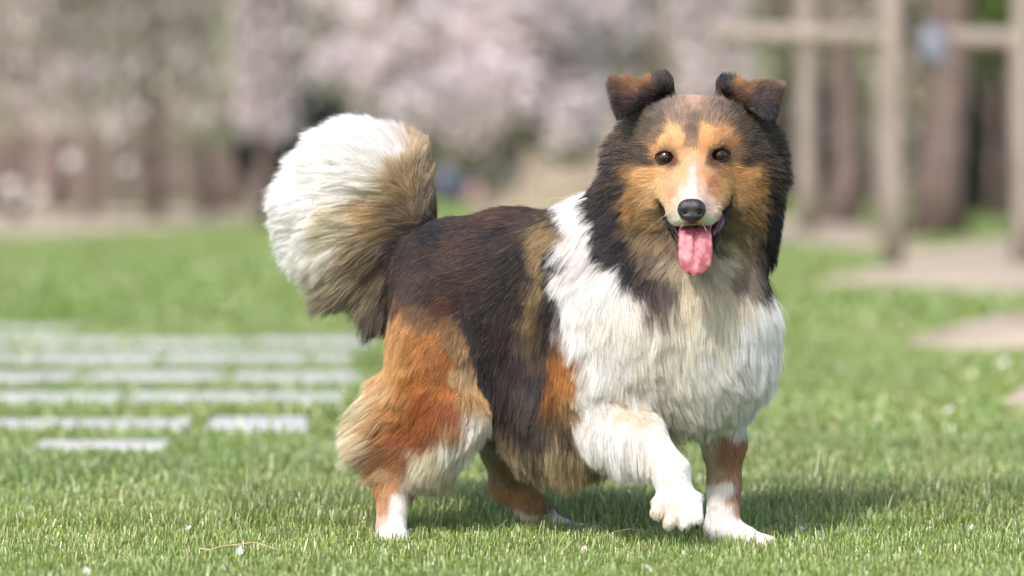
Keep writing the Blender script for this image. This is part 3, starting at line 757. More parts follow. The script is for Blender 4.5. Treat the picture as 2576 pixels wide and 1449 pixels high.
# ---- coat: control points (u, v, colour, direction in the picture [0 right, 90 down], length mm, lift)
C_W = (251, 245, 240); C_WG = (246, 237, 226); C_CR = (240, 217, 178); C_OR = (208, 122, 52); C_OL = (230, 172, 112); C_TN = (196, 158, 112)
C_BR = (116, 76, 48); C_DB = (62, 47, 42); C_BK = (27, 24, 27); C_GB = (104, 88, 76)
BODY = [
 (1090, 575, C_BK, 172, 24, .25), (1100, 610, C_BK, 165, 22, .3), (1180, 548, C_DB, 178, 24, .3), (1270, 530, (100, 68, 50), 185, 26, .38), (1300, 545, (88, 62, 48), 185, 26, .35), (1370, 530, C_DB, 190, 28, .38), (1420, 545, C_DB, 180, 28, .35),
 (1010, 690, (70, 52, 46), 120, 22, .2), (1060, 640, (60, 46, 44), 150, 24, .2), (1060, 700, (82, 64, 54), 145, 24, .2), (1150, 640, (94, 68, 54), 165, 26, .2), (1200, 600, (84, 60, 48), 172, 26, .2), (1250, 640, (66, 50, 44), 165, 26, .2),
 (1290, 600, C_BK, 168, 28, .2), (1130, 720, (74, 58, 50), 150, 26, .2), (1200, 730, (70, 50, 44), 155, 28, .2), (1290, 720, C_BK, 150, 28, .2), (1230, 700, (78, 58, 48), 155, 28, .2), (1160, 800, (66, 48, 44), 130, 28, .2), (1220, 810, (50, 40, 40), 130, 30, .2),
 (1290, 800, (56, 46, 46), 125, 32, .2), (1250, 870, (50, 42, 44), 120, 34, .2), (1190, 880, C_BK, 110, 32, .25), (1330, 680, C_BK, 130, 32, .22), (1320, 620, C_BK, 150, 30, .22), (1330, 760, C_BK, 118, 34, .22),
 (1415, 570, C_TN, 150, 30, .3), (1390, 600, C_TN, 135, 32, .3), (1362, 650, C_TN, 118, 34, .3), (1345, 710, (182, 146, 104), 110, 34, .3), (1342, 770, (180, 142, 100), 105, 36, .28), (1350, 830, (140, 114, 86), 100, 36, .25), (1345, 880, (98, 80, 66), 98, 38, .2),
 (1412, 640, C_BK, 118, 30, .25), (1395, 700, C_BK, 110, 32, .25), (1390, 770, C_BK, 105, 34, .25), (1380, 840, (52, 46, 56), 100, 36, .2), (1365, 930, (56, 48, 54), 95, 38, .2),
 (1420, 870, C_OR, 95, 26, .25), (1410, 905, (200, 114, 50), 95, 26, .25), (1430, 940, C_OR, 95, 26, .25), (1405, 945, (196, 112, 50), 95, 26, .25), (1410, 980, (184, 104, 50), 95, 28, .25), (1400, 1010, (140, 92, 60), 95, 30, .25), (1412, 860, (176, 112, 66), 98, 28, .25),
 (1420, 1070, C_GB, 90, 36, .2), (1440, 1080, (196, 166, 128), 88, 40, .25),
 (1240, 960, C_BK, 105, 36, .2), (1270, 1020, C_BK, 100, 40, .2), (1320, 960, (92, 76, 66), 98, 38, .2), (1300, 900, (60, 52, 54), 105, 36, .2), (1310, 1050, (66, 56, 54), 96, 42, .2), (1350, 1070, (84, 72, 64), 94, 44, .22), (1370, 1000, (84, 72, 70), 94, 40, .2),
 (1255, 1060, (150, 124, 92), 100, 48, .25), (1285, 1100, (200, 170, 130), 95, 52, .3), (1335, 1105, (160, 136, 108), 92, 55, .3), (1395, 1090, (216, 188, 148), 90, 58, .3), (1450, 1095, (226, 196, 154), 86, 58, .3), (1500, 1120, (190, 160, 126), 84, 54, .3), (1400, 1140, (228, 200, 160), 90, 60, .3), (1450, 1150, (228, 200, 160), 88, 60, .3), (1230, 1040, (124, 100, 72), 105, 40, .25),
 (1455, 520, C_W, 140, 40, .32), (1470, 560, C_W, 120, 45, .3), (1440, 610, C_W, 112, 48, .3), (1432, 680, C_W, 104, 50, .3), (1440, 760, C_W, 100, 50, .3), (1460, 830, C_W, 98, 48, .3), (1490, 900, C_W, 96, 44, .3),
 (1540, 700, C_W, 98, 55, .3), (1580, 780, C_WG, 88, 58, .3), (1560, 880, C_W, 88, 55, .3), (1620, 860, C_WG, 80, 58, .3), (1600, 960, C_WG, 80, 52, .3), (1500, 960, C_W, 94, 36, .28), (1700, 800, (240, 232, 216), 88, 60, .3), (1700, 900, C_WG, 68, 60, .3), (1700, 980, C_WG, 64, 60, .3),
 (1790, 780, (240, 232, 216), 85, 60, .3), (1800, 880, C_W, 66, 62, .3), (1800, 980, C_W, 72, 44, .3), (1880, 780, C_W, 78, 58, .32), (1890, 880, C_W, 66, 58, .34), (1870, 980, C_W, 84, 34, .34), (1960, 700, C_W, 70, 50, .36), (1965, 800, C_W, 66, 50, .4), (1940, 900, C_W, 68, 50, .4), (1820, 1060, C_W, 92, 22, .3), (1740, 1060, C_WG, 78, 36, .3),
 (1740, 720, (246, 230, 206), 90, 55, .3), (1840, 700, (232, 214, 188), 84, 52, .3), (1650, 720, (150, 130, 112), 100, 50, .3), (1650, 1020, (228, 220, 204), 80, 50, .3),
]
HEAD = [
 (1664, 545, (176, 138, 94), 150, 9, .2), (1680, 585, (150, 120, 88), 135, 12, .2), (1692, 622, (160, 134, 104), 115, 16, .2), (1842, 542, (150, 116, 80), 30, 9, .2), (1824, 585, (140, 112, 84), 45, 12, .2), (1812, 622, (160, 138, 108), 65, 16, .2), (1680, 512, (236, 196, 150), 130, 5, .1), (1814, 508, (228, 184, 138), 50, 5, .1), (1656, 540, (150, 116, 82), 165, 10, .2), (1668, 575, (140, 112, 82), 150, 12, .2), (1846, 535, (140, 108, 78), 15, 10, .2), (1836, 572, (132, 106, 80), 30, 12, .2), (1697, 409, (140, 92, 64), 200, 5, .1), (1788, 403, (140, 92, 64), 340, 5, .1), (1640, 404, (96, 74, 58), 178, 10, .15),
 (1745, 262, (214, 176, 142), 270, 11, .5), (1715, 275, (190, 156, 126), 262, 11, .4), (1775, 273, (190, 156, 126), 280, 11, .4), (1745, 300, (158, 124, 96), 270, 11, .28), (1740, 332, (134, 106, 82), 270, 10, .2), (1738, 364, (186, 140, 98), 270, 8, .15), (1737, 346, (150, 114, 84), 270, 9, .18),
 (1705, 305, (178, 142, 110), 255, 11, .25), (1785, 303, (178, 142, 110), 285, 11, .25), (1700, 330, (240, 190, 128), 245, 9, .18), (1712, 352, (242, 186, 120), 255, 8, .15), (1776, 326, (242, 188, 122), 292, 9, .18), (1768, 350, (240, 182, 116), 280, 8, .15),
 (1672, 350, (238, 182, 118), 225, 9, .18), (1655, 340, (150, 118, 88), 215, 12, .2), (1648, 374, (226, 168, 112), 195, 9, .2), (1632, 376, (120, 98, 80), 190, 10, .2), (1648, 392, (208, 150, 94), 180, 8, .15), (1632, 402, C_GB, 178, 10, .2), (1820, 340, (226, 168, 108), 312, 9, .18), (1838, 362, (214, 150, 92), 335, 9, .18), (1850, 384, (150, 110, 78), 350, 9, .15), (1868, 400, C_DB, 0, 14, .2),
 (1630, 330, (122, 102, 82), 205, 15, .25), (1660, 300, (136, 114, 90), 222, 17, .42), (1640, 282, (104, 86, 70), 222, 22, .55), (1600, 300, (66, 54, 48), 205, 24, .5), (1575, 312, (58, 48, 44), 190, 26, .5), (1695, 275, (150, 124, 100), 250, 16, .45), (1600, 330, (96, 80, 66), 190, 20, .25), (1590, 370, (68, 56, 50), 185, 26, .25), (1610, 380, (84, 70, 60), 185, 18, .22),
 (1860, 320, (112, 94, 76), 335, 15, .25), (1830, 296, (136, 114, 90), 318, 17, .42), (1852, 280, (104, 86, 70), 318, 22, .55), (1895, 305, (66, 54, 48), 335, 24, .5), (1918, 315, (58, 48, 44), 350, 26, .5), (1798, 272, (150, 124, 100), 290, 16, .45), (1900, 340, (78, 66, 58), 350, 22, .25), (1890, 375, (66, 54, 48), 0, 26, .25), (1870, 350, (92, 78, 66), 345, 18, .22),
 (1742, 390, (242, 190, 138), 270, 6, .1), (1739, 408, (236, 192, 152), 270, 6, .1), (1720, 400, (240, 184, 126), 260, 6, .1), (1764, 398, (240, 184, 128), 280, 6, .1), (1741, 432, (238, 210, 186), 270, 5, .1), (1724, 436, (238, 184, 134), 255, 6, .1), (1759, 436, (236, 182, 132), 285, 6, .1), (1741, 456, (238, 222, 212), 268, 5, .1), (1720, 460, (240, 192, 148), 250, 6, .1), (1764, 460, (236, 188, 146), 290, 6, .1), (1741, 482, (240, 230, 224), 270, 5, .12), (1760, 484, (232, 206, 186), 290, 5, .12), (1722, 484, (234, 206, 182), 250, 5, .12),
 (1712, 440, (230, 182, 126), 240, 6, .1), (1700, 465, (236, 188, 138), 225, 6, .1), (1772, 438, (226, 176, 122), 300, 6, .1), (1786, 462, (216, 150, 98), 315, 6, .1), (1690, 490, (238, 184, 134), 205, 7, .12), (1704, 505, (242, 210, 176), 215, 6, .1), (1795, 485, (222, 164, 114), 335, 7, .12), (1784, 505, (236, 206, 180), 330, 6, .1),
 (1692, 530, (244, 222, 198), 125, 5, .1), (1700, 550, C_W, 150, 6, .15), (1796, 528, (240, 214, 188), 55, 5, .1), (1785, 550, C_W, 35, 6, .15), (1742, 562, C_WG, 90, 5, .3), (1718, 560, C_WG, 110, 5, .25), (1765, 560, C_WG, 70, 5, .25),
 (1665, 430, (238, 190, 132), 165, 9, .15), (1660, 460, (244, 202, 146), 165, 10, .15), (1640, 430, (236, 184, 122), 170, 12, .18), (1822, 428, (206, 152, 96), 15, 9, .15), (1822, 460, (222, 172, 112), 15, 10, .15), (1845, 425, (214, 156, 96), 8, 12, .18),
 (1672, 490, (242, 204, 150), 160, 9, .15), (1650, 500, (230, 184, 124), 155, 14, .2), (1816, 488, (226, 180, 124), 20, 9, .15), (1838, 500, (216, 168, 108), 25, 14, .2), 
 (1618, 436, (236, 184, 122), 172, 18, .22), (1603, 480, (214, 158, 98), 160, 22, .24), (1592, 425, (170, 124, 80), 172, 22, .24), (1600, 520, (196, 140, 86), 145, 26, .25), (1610, 540, (200, 150, 94), 145, 26, .25), (1640, 545, (206, 162, 106), 148, 22, .22), (1606, 575, (140, 110, 80), 132, 27, .28), (1630, 590, (186, 150, 104), 132, 27, .28), (1660, 560, (196, 156, 104), 140, 18, .2), (1670, 610, (190, 160, 118), 120, 25, .28), (1640, 640, (140, 114, 90), 118, 32, .3), (1680, 650, (196, 172, 138), 108, 32, .3),
 (1876, 428, (232, 176, 110), 8, 18, .22), (1892, 470, (210, 150, 88), 22, 22, .24), (1900, 428, (160, 116, 76), 8, 22, .24), (1893, 520, (190, 138, 86), 38, 26, .25), (1880, 540, (190, 142, 88), 40, 26, .25), (1850, 540, (190, 148, 94), 35, 22, .22), (1882, 580, (146, 120, 90), 55, 27, .28), (1860, 590, (192, 160, 116), 55, 27, .28), (1835, 570, (190, 154, 106), 45, 18, .2), (1830, 620, (214, 190, 152), 65, 27, .28), (1860, 650, (180, 156, 124), 72, 32, .3), (1810, 660, (228, 210, 180), 78, 32, .3), (1745, 680, (244, 226, 198), 90, 34, .3), (1710, 660, (204, 182, 148), 100, 32, .3), (1780, 650, (224, 204, 172), 84, 32, .3),
 (1555, 345, (80, 66, 58), 186, 34, .42), (1545, 390, (84, 72, 64), 178, 37, .46), (1555, 400, C_BK, 175, 29, .3), (1535, 440, C_BK, 160, 35, .32), (1530, 500, C_BK, 140, 39, .32), (1540, 560, C_BK, 122, 42, .32), (1570, 610, C_BK, 115, 44, .32), (1600, 660, C_BK, 108, 45, .32), (1640, 690, (60, 50, 48), 100, 45, .32), (1574, 470, C_BK, 155, 29, .3), (1572, 530, C_BK, 135, 34, .3), (1585, 600, C_BK, 120, 40, .3), (1572, 425, C_BK, 170, 27, .3), (1680, 700, (120, 102, 88), 96, 44, .32), (1520, 420, (110, 96, 88), 170, 34, .4),
 (1945, 340, (84, 70, 60), 350, 32, .42), (1945, 385, (56, 46, 44), 4, 32, .42), (1965, 420, (46, 40, 40), 18, 35, .32), (1965, 480, C_BK, 42, 39, .32), (1965, 540, C_BK, 62, 42, .32), (1955, 600, C_BK, 78, 45, .32), (1925, 640, (40, 36, 38), 88, 47, .32), (1890, 650, (96, 82, 72), 86, 45, .32), (1924, 430, C_BK, 15, 27, .3), (1925, 480, C_BK, 35, 29, .3), (1925, 530, C_BK, 50, 32, .3), (1915, 600, C_BK, 70, 39, .3), (1935, 570, (44, 38, 38), 66, 37, .3), (1910, 690, C_BK, 92, 44, .32), (1870, 690, (150, 130, 106), 86, 42, .3),
 (1520, 330, (96, 82, 72), 178, 29, .4), (1975, 350, (110, 96, 84), 2, 29, .4),
]
EARL = [(1600, 205, (182, 126, 80), 236, 16.3, .55), (1552, 202, (156, 116, 82), 246, 14.8, .55), (1640, 208, (186, 126, 78), 248, 16.3, .55), (1615, 222, (170, 112, 68), 205, 13.3, .3), (1655, 205, C_DB, 262, 14.8, .5), (1676, 208, C_BK, 275, 16.3, .5), (1550, 228, (96, 68, 50), 195, 10.4, .25), (1590, 232, (128, 84, 54), 195, 11.8, .25), (1635, 235, C_DB, 200, 13.3, .3), (1555, 255, C_BK, 150, 9.6, .2), (1590, 255, C_DB, 165, 11.1, .25), (1558, 285, C_BK, 115, 7.4, .2), (1620, 262, C_BK, 190, 11.8, .3), (1660, 250, C_BK, 215, 13.3, .35), (1695, 240, C_BK, 262, 13.3, .45), (1620, 290, C_DB, 195, 11.8, .3), (1690, 270, (110, 90, 72), 240, 10.4, .3)]
EARR = [(1890, 212, (176, 126, 84), 298, 16.3, .55), (1930, 212, (136, 104, 80), 306, 16.3, .55), (1960, 220, (156, 128, 104), 320, 14.8, .55), (1850, 210, (190, 132, 82), 288, 16.3, .55), (1872, 224, (164, 108, 68), 330, 13.3, .3), (1835, 208, C_BK, 272, 14.8, .5), (1818, 208, C_BK, 268, 16.3, .5), (1860, 236, (104, 70, 50), 345, 11.8, .25), (1900, 245, (66, 48, 42), 15, 11.8, .25), (1945, 240, (76, 56, 46), 350, 10.4, .25), (1900, 275, C_BK, 40, 11.1, .25), (1930, 270, C_BK, 50, 9.6, .2), (1942, 300, C_BK, 75, 8.1, .2), (1830, 240, C_BK, 325, 13.3, .35), (1800, 262, (104, 86, 70), 300, 10.4, .3), (1860, 270, C_DB, 345, 11.8, .3)]
TAIL = [(750, 500, C_W, 172, 47, .38), (800, 400, C_W, 192, 45, .38), (850, 350, C_W, 205, 41, .4), (900, 330, C_W, 222, 39, .42), (950, 360, C_W, 235, 38, .4), (985, 400, C_W, 240, 34, .35), (730, 580, C_W, 160, 47, .38), (780, 600, C_W, 155, 47, .35), (720, 520, C_W, 168, 45, .4), (700, 620, C_W, 150, 47, .4), (850, 480, C_W, 182, 47, .3), (920, 430, C_W, 195, 45, .3), (965, 470, (250, 242, 228), 190, 55, .28), (790, 540, C_W, 168, 47, .3), (760, 650, C_W, 140, 47, .35), (880, 560, (244, 228, 200), 172, 62, .3),
        (1045, 410, (226, 196, 160), 292, 34, .5), (1015, 440, (222, 190, 150), 245, 38, .3), (1055, 470, (200, 168, 130), 296, 34, .5), (1015, 500, (206, 168, 120), 195, 52, .28), (955, 545, (226, 190, 142), 178, 58, .28), (990, 565, (168, 132, 92), 180, 55, .28), (1020, 540, (156, 126, 94), 220, 36, .3), (1060, 530, (150, 126, 100), 290, 28, .45), (1060, 600, C_BK, 240, 20, .3), (1085, 600, C_BK, 200, 18, .3), (1030, 590, (120, 98, 80), 200, 34, .3),
        (925, 640, (206, 176, 136), 150, 60, .3), (970, 645, (158, 132, 100), 150, 58, .3), (885, 680, (214, 190, 152), 140, 62, .32), (920, 720, (186, 164, 134), 128, 62, .34), (960, 700, (166, 144, 116), 135, 54, .3), (890, 780, (160, 144, 122), 118, 62, .38), (930, 800, (140, 126, 108), 112, 62, .36), (870, 700, (184, 164, 136), 132, 64, .38), (850, 625, (248, 240, 226), 150, 62, .3), (1000, 640, (110, 92, 76), 165, 36, .3), (990, 710, (110, 94, 80), 120, 34, .2), (965, 790, (150, 134, 114), 112, 46, .3), (990, 710, (110, 94, 80), 120, 34, .3)]
HINDN = [
 (935, 1000, (252, 236, 210), 150, 58, .5), (925, 1070, (252, 236, 210), 157, 62, .5), (935, 1120, (250, 232, 204), 152, 58, .5), (960, 975, (244, 214, 174), 140, 30, .35),(1000, 700, (78, 58, 50), 115, 20, .2), (1040, 730, (80, 60, 50), 115, 20, .2), (1090, 740, (72, 54, 46), 120, 22, .2), (1000, 755, (130, 88, 62), 110, 18, .2), (1010, 800, (220, 150, 92), 112, 20, .22), (1060, 785, (150, 98, 62), 110, 20, .2), (1080, 850, (206, 124, 56), 110, 22, .22), (1130, 900, (206, 118, 50), 105, 22, .22), (1130, 830, (190, 140, 92), 120, 24, .25), (1170, 870, (206, 160, 108), 120, 30, .3), (1120, 770, (110, 74, 54), 130, 24, .2), (1170, 930, (230, 190, 140), 110, 34, .3), (1190, 980, (216, 150, 92), 105, 28, .25),
         (1130, 960, (212, 118, 48), 115, 20, .22), (1050, 950, (212, 126, 58), 125, 22, .25), (1080, 1000, (192, 98, 38), 130, 22, .28), (1130, 1030, (190, 100, 42), 125, 24, .28), (990, 900, (226, 160, 100), 118, 24, .25), (960, 960, (232, 178, 118), 130, 34, .3), (940, 900, (212, 160, 112), 120, 28, .3), (950, 960, C_CR, 135, 28, .35), (930, 1010, C_CR, 150, 55, .5), (925, 1050, C_CR, 156, 58, .5), (928, 1090, C_CR, 156, 60, .5), (935, 1130, C_CR, 150, 56, .5), (950, 1160, (226, 190, 144), 140, 40, .4), (960, 1040, (228, 186, 136), 150, 55, .45), (1000, 1010, (214, 140, 74), 135, 30, .3), (985, 1060, (204, 130, 70), 145, 36, .35), (1020, 1070, (178, 92, 42), 135, 28, .3), (960, 1140, (184, 112, 62), 135, 36, .35), (1060, 1080, (184, 98, 44), 130, 28, .3), (1010, 1150, (176, 104, 58), 130, 26, .3),
         (1150, 1060, (206, 150, 96), 110, 34, .3), (1185, 1060, C_WG, 105, 44, .3), (1190, 1110, C_WG, 105, 44, .32), (1140, 1110, C_WG, 115, 44, .32), (1090, 1140, (238, 224, 196), 115, 46, .35), (1120, 1180, (224, 208, 176), 100, 46, .35), (1060, 1180, (238, 226, 200), 115, 40, .35), (1040, 1220, (196, 160, 120), 95, 34, .35), (950, 1200, (206, 140, 88), 115, 20, .3), (985, 1210, (224, 160, 108), 105, 12, .2), (955, 1260, (232, 176, 130), 95, 9, .2), (1000, 1260, C_W, 95, 8, .2), (1020, 1230, C_W, 95, 9, .2), (955, 1310, (240, 214, 190), 92, 7, .2), (990, 1320, C_W, 92, 7, .2), (990, 1365, (248, 238, 230), 92, 5, .15)]
HINDF = [(1240, 1180, (224, 192, 152), 95, 20, .25), (1290, 1180, (206, 172, 134), 92, 22, .25), (1240, 1230, (236, 184, 136), 80, 14, .2), (1290, 1240, (232, 178, 128), 75, 14, .2), (1340, 1270, (214, 162, 116), 70, 12, .2), (1270, 1280, (240, 222, 206), 60, 8, .2), (1320, 1310, (244, 232, 222), 50, 7, .2), (1370, 1290, (150, 110, 80), 50, 8, .2), (1385, 1300, C_W, 40, 6, .2), (1420, 1335, C_W, 20, 6, .2), (1480, 1340, C_W, 5, 6, .2), (1250, 1080, (200, 186, 160), 98, 30, .25), (1260, 960, (90, 72, 60), 100, 26, .2)]
FR = [(1470, 880, C_W, 95, 34, .28), (1430, 900, C_OR, 95, 26, .28), (1425, 950, C_OR, 95, 26, .28), (1448, 930, (216, 140, 76), 95, 26, .28), (1425, 1000, (186, 124, 72), 95, 26, .28), (1428, 1050, (176, 136, 96), 92, 28, .28), (1500, 930, C_W, 95, 30, .28), (1475, 985, C_W, 92, 26, .28), (1500, 980, C_W, 85, 24, .25), (1560, 1000, (250, 238, 226), 60, 16, .22), (1580, 1040, (246, 222, 200), 60, 14, .2), (1540, 1080, C_W, 75, 20, .22), (1450, 1060, C_W, 85, 28, .28), (1490, 1130, C_W, 80, 34, .32), (1500, 1100, C_W, 82, 46, .38), (1545, 1115, C_W, 80, 50, .42), (1590, 1130, C_W, 80, 46, .42), (1630, 1160, C_WG, 78, 30, .35), (1640, 1090, C_W, 52, 13, .2), (1680, 1140, C_W, 62, 12, .2), (1640, 1170, C_W, 65, 15, .22), (1700, 1200, C_W, 78, 11, .2), (1660, 1230, C_W, 85, 14, .25), (1720, 1260, C_W, 85, 9, .22), (1655, 1285, (248, 228, 210), 95, 9, .2), (1685, 1305, (250, 236, 222), 92, 9, .2), (1703, 1312, (214, 192, 174), 92, 6, .2), (1722, 1308, C_W, 90, 9, .2), (1737, 1310, (214, 200, 184), 90, 6, .2), (1752, 1296, (246, 240, 232), 88, 5, .2)]  # darker points between the toes paint the shade of their gaps
FS = [(1800, 1170, (222, 192, 160), 92, 12, .2), (1812, 1200, (210, 168, 128), 92, 9, .2), (1800, 980, C_W, 90, 24, .3), (1780, 1080, C_WG, 92, 20, .3), (1850, 1060, C_W, 90, 14, .3), (1855, 1120, (206, 150, 106), 90, 12, .2), (1820, 1140, (206, 150, 104), 95, 14, .2), (1790, 1150, (232, 206, 176), 95, 16, .25), (1795, 1190, (222, 190, 158), 90, 12, .2), (1840, 1190, (214, 160, 116), 90, 9, .2), (1862, 1240, (214, 166, 128), 90, 8, .2), (1872, 1285, (226, 182, 150), 88, 7, .2), (1825, 1225, C_W, 92, 9, .2), (1790, 1240, C_W, 100, 12, .25), (1810, 1290, C_W, 92, 8, .2), (1780, 1320, C_W, 98, 12, .3), (1850, 1320, C_W, 60, 7, .2), (1860, 1350, (248, 240, 232), 40, 6, .2), (1935, 1360, C_W, 10, 6, .2)]
def calm(tab):      # haunch and leg reds towards a softer golden orange
    return [(a[0], a[1], (min(255, a[2][0]*1.06), min(255, a[2][1]*1.16), min(255, a[2][2]*1.2)) if a[2][0] > a[2][1]*1.38 and a[2][0] > 130 else a[2], *a[3:]) for a in tab]
def gold(tab):
    return [(a[0], a[1], (min(255, a[2][0]*1.05), min(255, a[2][1]*1.06), min(255, a[2][2]*1.12)) if a[2][0] > a[2][2]*1.25 and a[2][0] > 130 else a[2], *a[3:]) for a in tab]
TABS = [calm(BODY), gold(HEAD), EARL, EARR, TAIL, calm(HINDN), calm(HINDF), calm(FR), calm(FS)]
def coat(p, lab, cpow=3.0, warp=True):
    """interpolate the control points at points p: colour (linear), direction xyz, length, lift"""
    n = len(p); C = np.zeros((n, 3)); D = np.zeros((n, 3)); LN = np.zeros(n); LF = np.zeros(n)
    k = (CD+p[:, 1])/FP; u = p[:, 0]/k+1288; v = (CH-p[:, 2])/k+HZ
    for li, tab in enumerate(TABS):
        m = np.nonzero(lab == li)[0]
        if not len(m): continue
        T_ = np.array([(a[0], a[1], *lin(a[2]), math.cos(R(a[3])), -math.sin(R(a[3])), a[4], a[5]) for a in tab])
        for s0 in range(0, len(m), 20000):
            mm = m[s0:s0+20000]; uu, vv = u[mm], v[mm]
            d2 = (uu[:, None]-T_[:, 0])**2+(vv[:, None]-T_[:, 1])**2+30
            wd = d2**-1.6; wd /= wd.sum(1)[:, None]
            D[mm, 0] = wd@T_[:, 5]; D[mm, 2] = wd@T_[:, 6]; LN[mm] = wd@T_[:, 7]*.001; LF[mm] = wd@T_[:, 8]
            if warp:
                a = 9 if li in (1, 2, 3) else 22
                q = np.c_[p[mm, 0]*1.0, p[mm, 1], p[mm, 2]]
                du = (fbm(q, 55, 11, 2)-.5)*a*2.2+rng.normal(size=len(mm))*a*.22; dv_ = (fbm(q, 55, 31, 2)-.5)*a*2.2+rng.normal(size=len(mm))*a*.22
                if li == 1:      # keep the face's markings crisp
                    f_ = np.clip((np.hypot(uu-1742, (vv-440))-40)/90, .35, 1); du *= f_; dv_ *= f_
                d2 = (uu[:, None]+du[:, None]-T_[:, 0])**2+(vv[:, None]+dv_[:, None]-T_[:, 1])**2+12
            wc = d2**-(2.3 if li == 1 else cpow); wc /= wc.sum(1)[:, None]
            C[mm] = wc@T_[:, 2:5]
    D /= np.linalg.norm(D, axis=1)[:, None]+1e-9
    mx_ = C.max(1); st_ = ((mx_-C.min(1))/(mx_+1e-6))[:, None]; C = C*.97*(1+st_*np.clip(mx_/.25, .3, 1)[:, None]*np.array([.0, .19, .34])); C = np.clip(C*(1-.14*np.clip(mx_*2-.3, 0, 1)*np.clip(st_[:, 0]*3-.3, 0, 1))[:, None], .003, .93)
    return C, D, LN, LF, u, v
def labels(p):
    q = np.round((p-np.array([GX0, GY0, GZ0]))/GS).astype(int); q = np.clip(q, 0, np.array(SH)-1)
    return LAB[q[:, 0], q[:, 1], q[:, 2]]

MANE = np.array([(1490, 250), (1500, 470), (1505, 560), (1530, 640), (1590, 700), (1660, 735), (1720, 712), (1780, 705), (1850, 712), (1900, 735), (1960, 690), (2010, 560), (2010, 300), (1900, 150), (1600, 150)], float)
_lab0 = labels
def labels(p):
    l = _lab0(p); k = (CD+p[:, 1])/FP; q = np.c_[p[:, 0]/k+1288, (CH-p[:, 2])/k+HZ]
    q = q+(np.c_[vnoise(p, 60, 4), vnoise(p, 60, 8)]-.5)*40
    m = inside(MANE, q) & (l == 0) & (p[:, 1] < .03)
    return np.where(m, 1, l)
dog = empty('dog', (float(P(1450, 1370, .02)[0]), .02, 0)); OFF = np.array(dog.location)
tag(dog, 'long-haired collie-type dog, brown, black and white, walking with one forepaw raised', 'dog')
vl = labels(DV); vc, _, _, _, vu, vv_ = coat(DV, vl, warp=False)
m_under, t = new_mat('undercoat'); at = N(t, 'ShaderNodeAttribute'); at.attribute_name = 'tint'
b = N(t, 'ShaderNodeBsdfDiffuse'); t.links.new(at.outputs['Color'], b.inputs['Color']); o = N(t, 'ShaderNodeOutputMaterial'); t.links.new(b.outputs[0], o.inputs['Surface'])
# bare skin: eyelids, lips and mouth lining are dark
def near(cx, cy_, rx, ry, rot=0):
    x, y = vu-cx, vv_-cy_; return (x/rx)**2+(y/ry)**2 < 1
front = DV[:, 1] < -.15
EYES = ((1674, 397), (1811, 391))
skin = np.zeros(len(DV), bool)
LIPL_ = [(1660, 496), (1667, 520), (1678, 548), (1690, 574), (1702, 600)]; LIPR_ = [(1837, 490), (1832, 516), (1823, 546), (1811, 576), (1802, 602)]
for cx, cy_ in EYES: skin |= near(cx, cy_, 27, 19) & front
mouth = near(1748, 585, 66, 32) & (DV[:, 1] < -.17) & (vv_ > 560)
vc = vc*.8
for line in (LIPL_, LIPR_):
    for (ax_, ay_), (bx_, by_) in zip(line[:-1], line[1:]):
        t_ = np.clip(((vu-ax_)*(bx_-ax_)+(vv_-ay_)*(by_-ay_))/((bx_-ax_)**2+(by_-ay_)**2), 0, 1)
        vc[(np.hypot(vu-ax_-t_*(bx_-ax_), vv_-ay_-t_*(by_-ay_)) < 9) & front] = lin((36, 25, 25))
vc[skin] = lin((40, 28, 26)); vc[mouth] = lin((120, 42, 50))
body = link('body', mesh_np('body', DV-OFF, DF, vc), m_under, dog)

# ---- hair
tri = np.concatenate([DF[:, [0, 1, 2]], DF[:, [0, 2, 3]]])
A_, B_, C3 = DV[tri[:, 0]], DV[tri[:, 1]], DV[tri[:, 2]]
ar = .5*np.linalg.norm(np.cross(B_-A_, C3-A_), axis=1); cen = (A_+B_+C3)/3
gn = grad(cen); tl = labels(cen)
wt = ar.copy()
wt *= np.where(gn[:, 1] > .35, .30, 1.0)
ku = (CD+cen[:, 1])/FP; cu = cen[:, 0]/ku+1288; cv = (CH-cen[:, 2])/ku+HZ
face = (tl == 1) & (np.hypot(cu-1742, (cv-430)*.9) < 150) & (cen[:, 1] < -.1)
wt *= np.where(face, 2.3, 1.0)*np.where((tl == 2) | (tl == 3), 1.9, 1.0)*np.where(tl >= 5, 1.25, 1.0)
NH = 480000
pick = rng.choice(len(tri), NH, p=wt/wt.sum())
r1, r2 = rng.random(NH), rng.random(NH); s_ = np.sqrt(r1)
root = A_[pick]*(1-s_)[:, None]+B_[pick]*(s_*(1-r2))[:, None]+C3[pick]*(s_*r2)[:, None]
lab = labels(root); Ch, Dh, Lh, Lf, hu, hv = coat(root, lab)
nrm = grad(root)
# keep eyes, nose, mouth and paw pads free
ok = np.ones(NH, bool); fr = root[:, 1] < -.12
for cx, cy_ in EYES: ok &= ~((((hu-cx)/23.5)**2+((hv-cy_)/17)**2 < 1) & fr)
ok &= ~((((hu-1740)/38)**2+((hv-528)/35)**2 < 1) & (root[:, 1] < -.2))
ok &= ~((((hu-1748)/60)**2+((hv-592)/30)**2 < 1) & (root[:, 1] < -.165) & (hv > 569))
LIPL = [(1660, 496), (1667, 520), (1678, 548), (1690, 574), (1702, 600)]; LIPR = [(1837, 490), (1832, 516), (1823, 546), (1811, 576), (1802, 602)]
for line in (LIPL, LIPR):
    for (ax_, ay_), (bx_, by_) in zip(line[:-1], line[1:]):
        t_ = np.clip(((hu-ax_)*(bx_-ax_)+(hv-ay_)*(by_-ay_))/((bx_-ax_)**2+(by_-ay_)**2), 0, 1)
        ok &= ~((np.hypot(hu-ax_-t_*(bx_-ax_), hv-ay_-t_*(by_-ay_)) < 7) & (root[:, 1] < -.15))
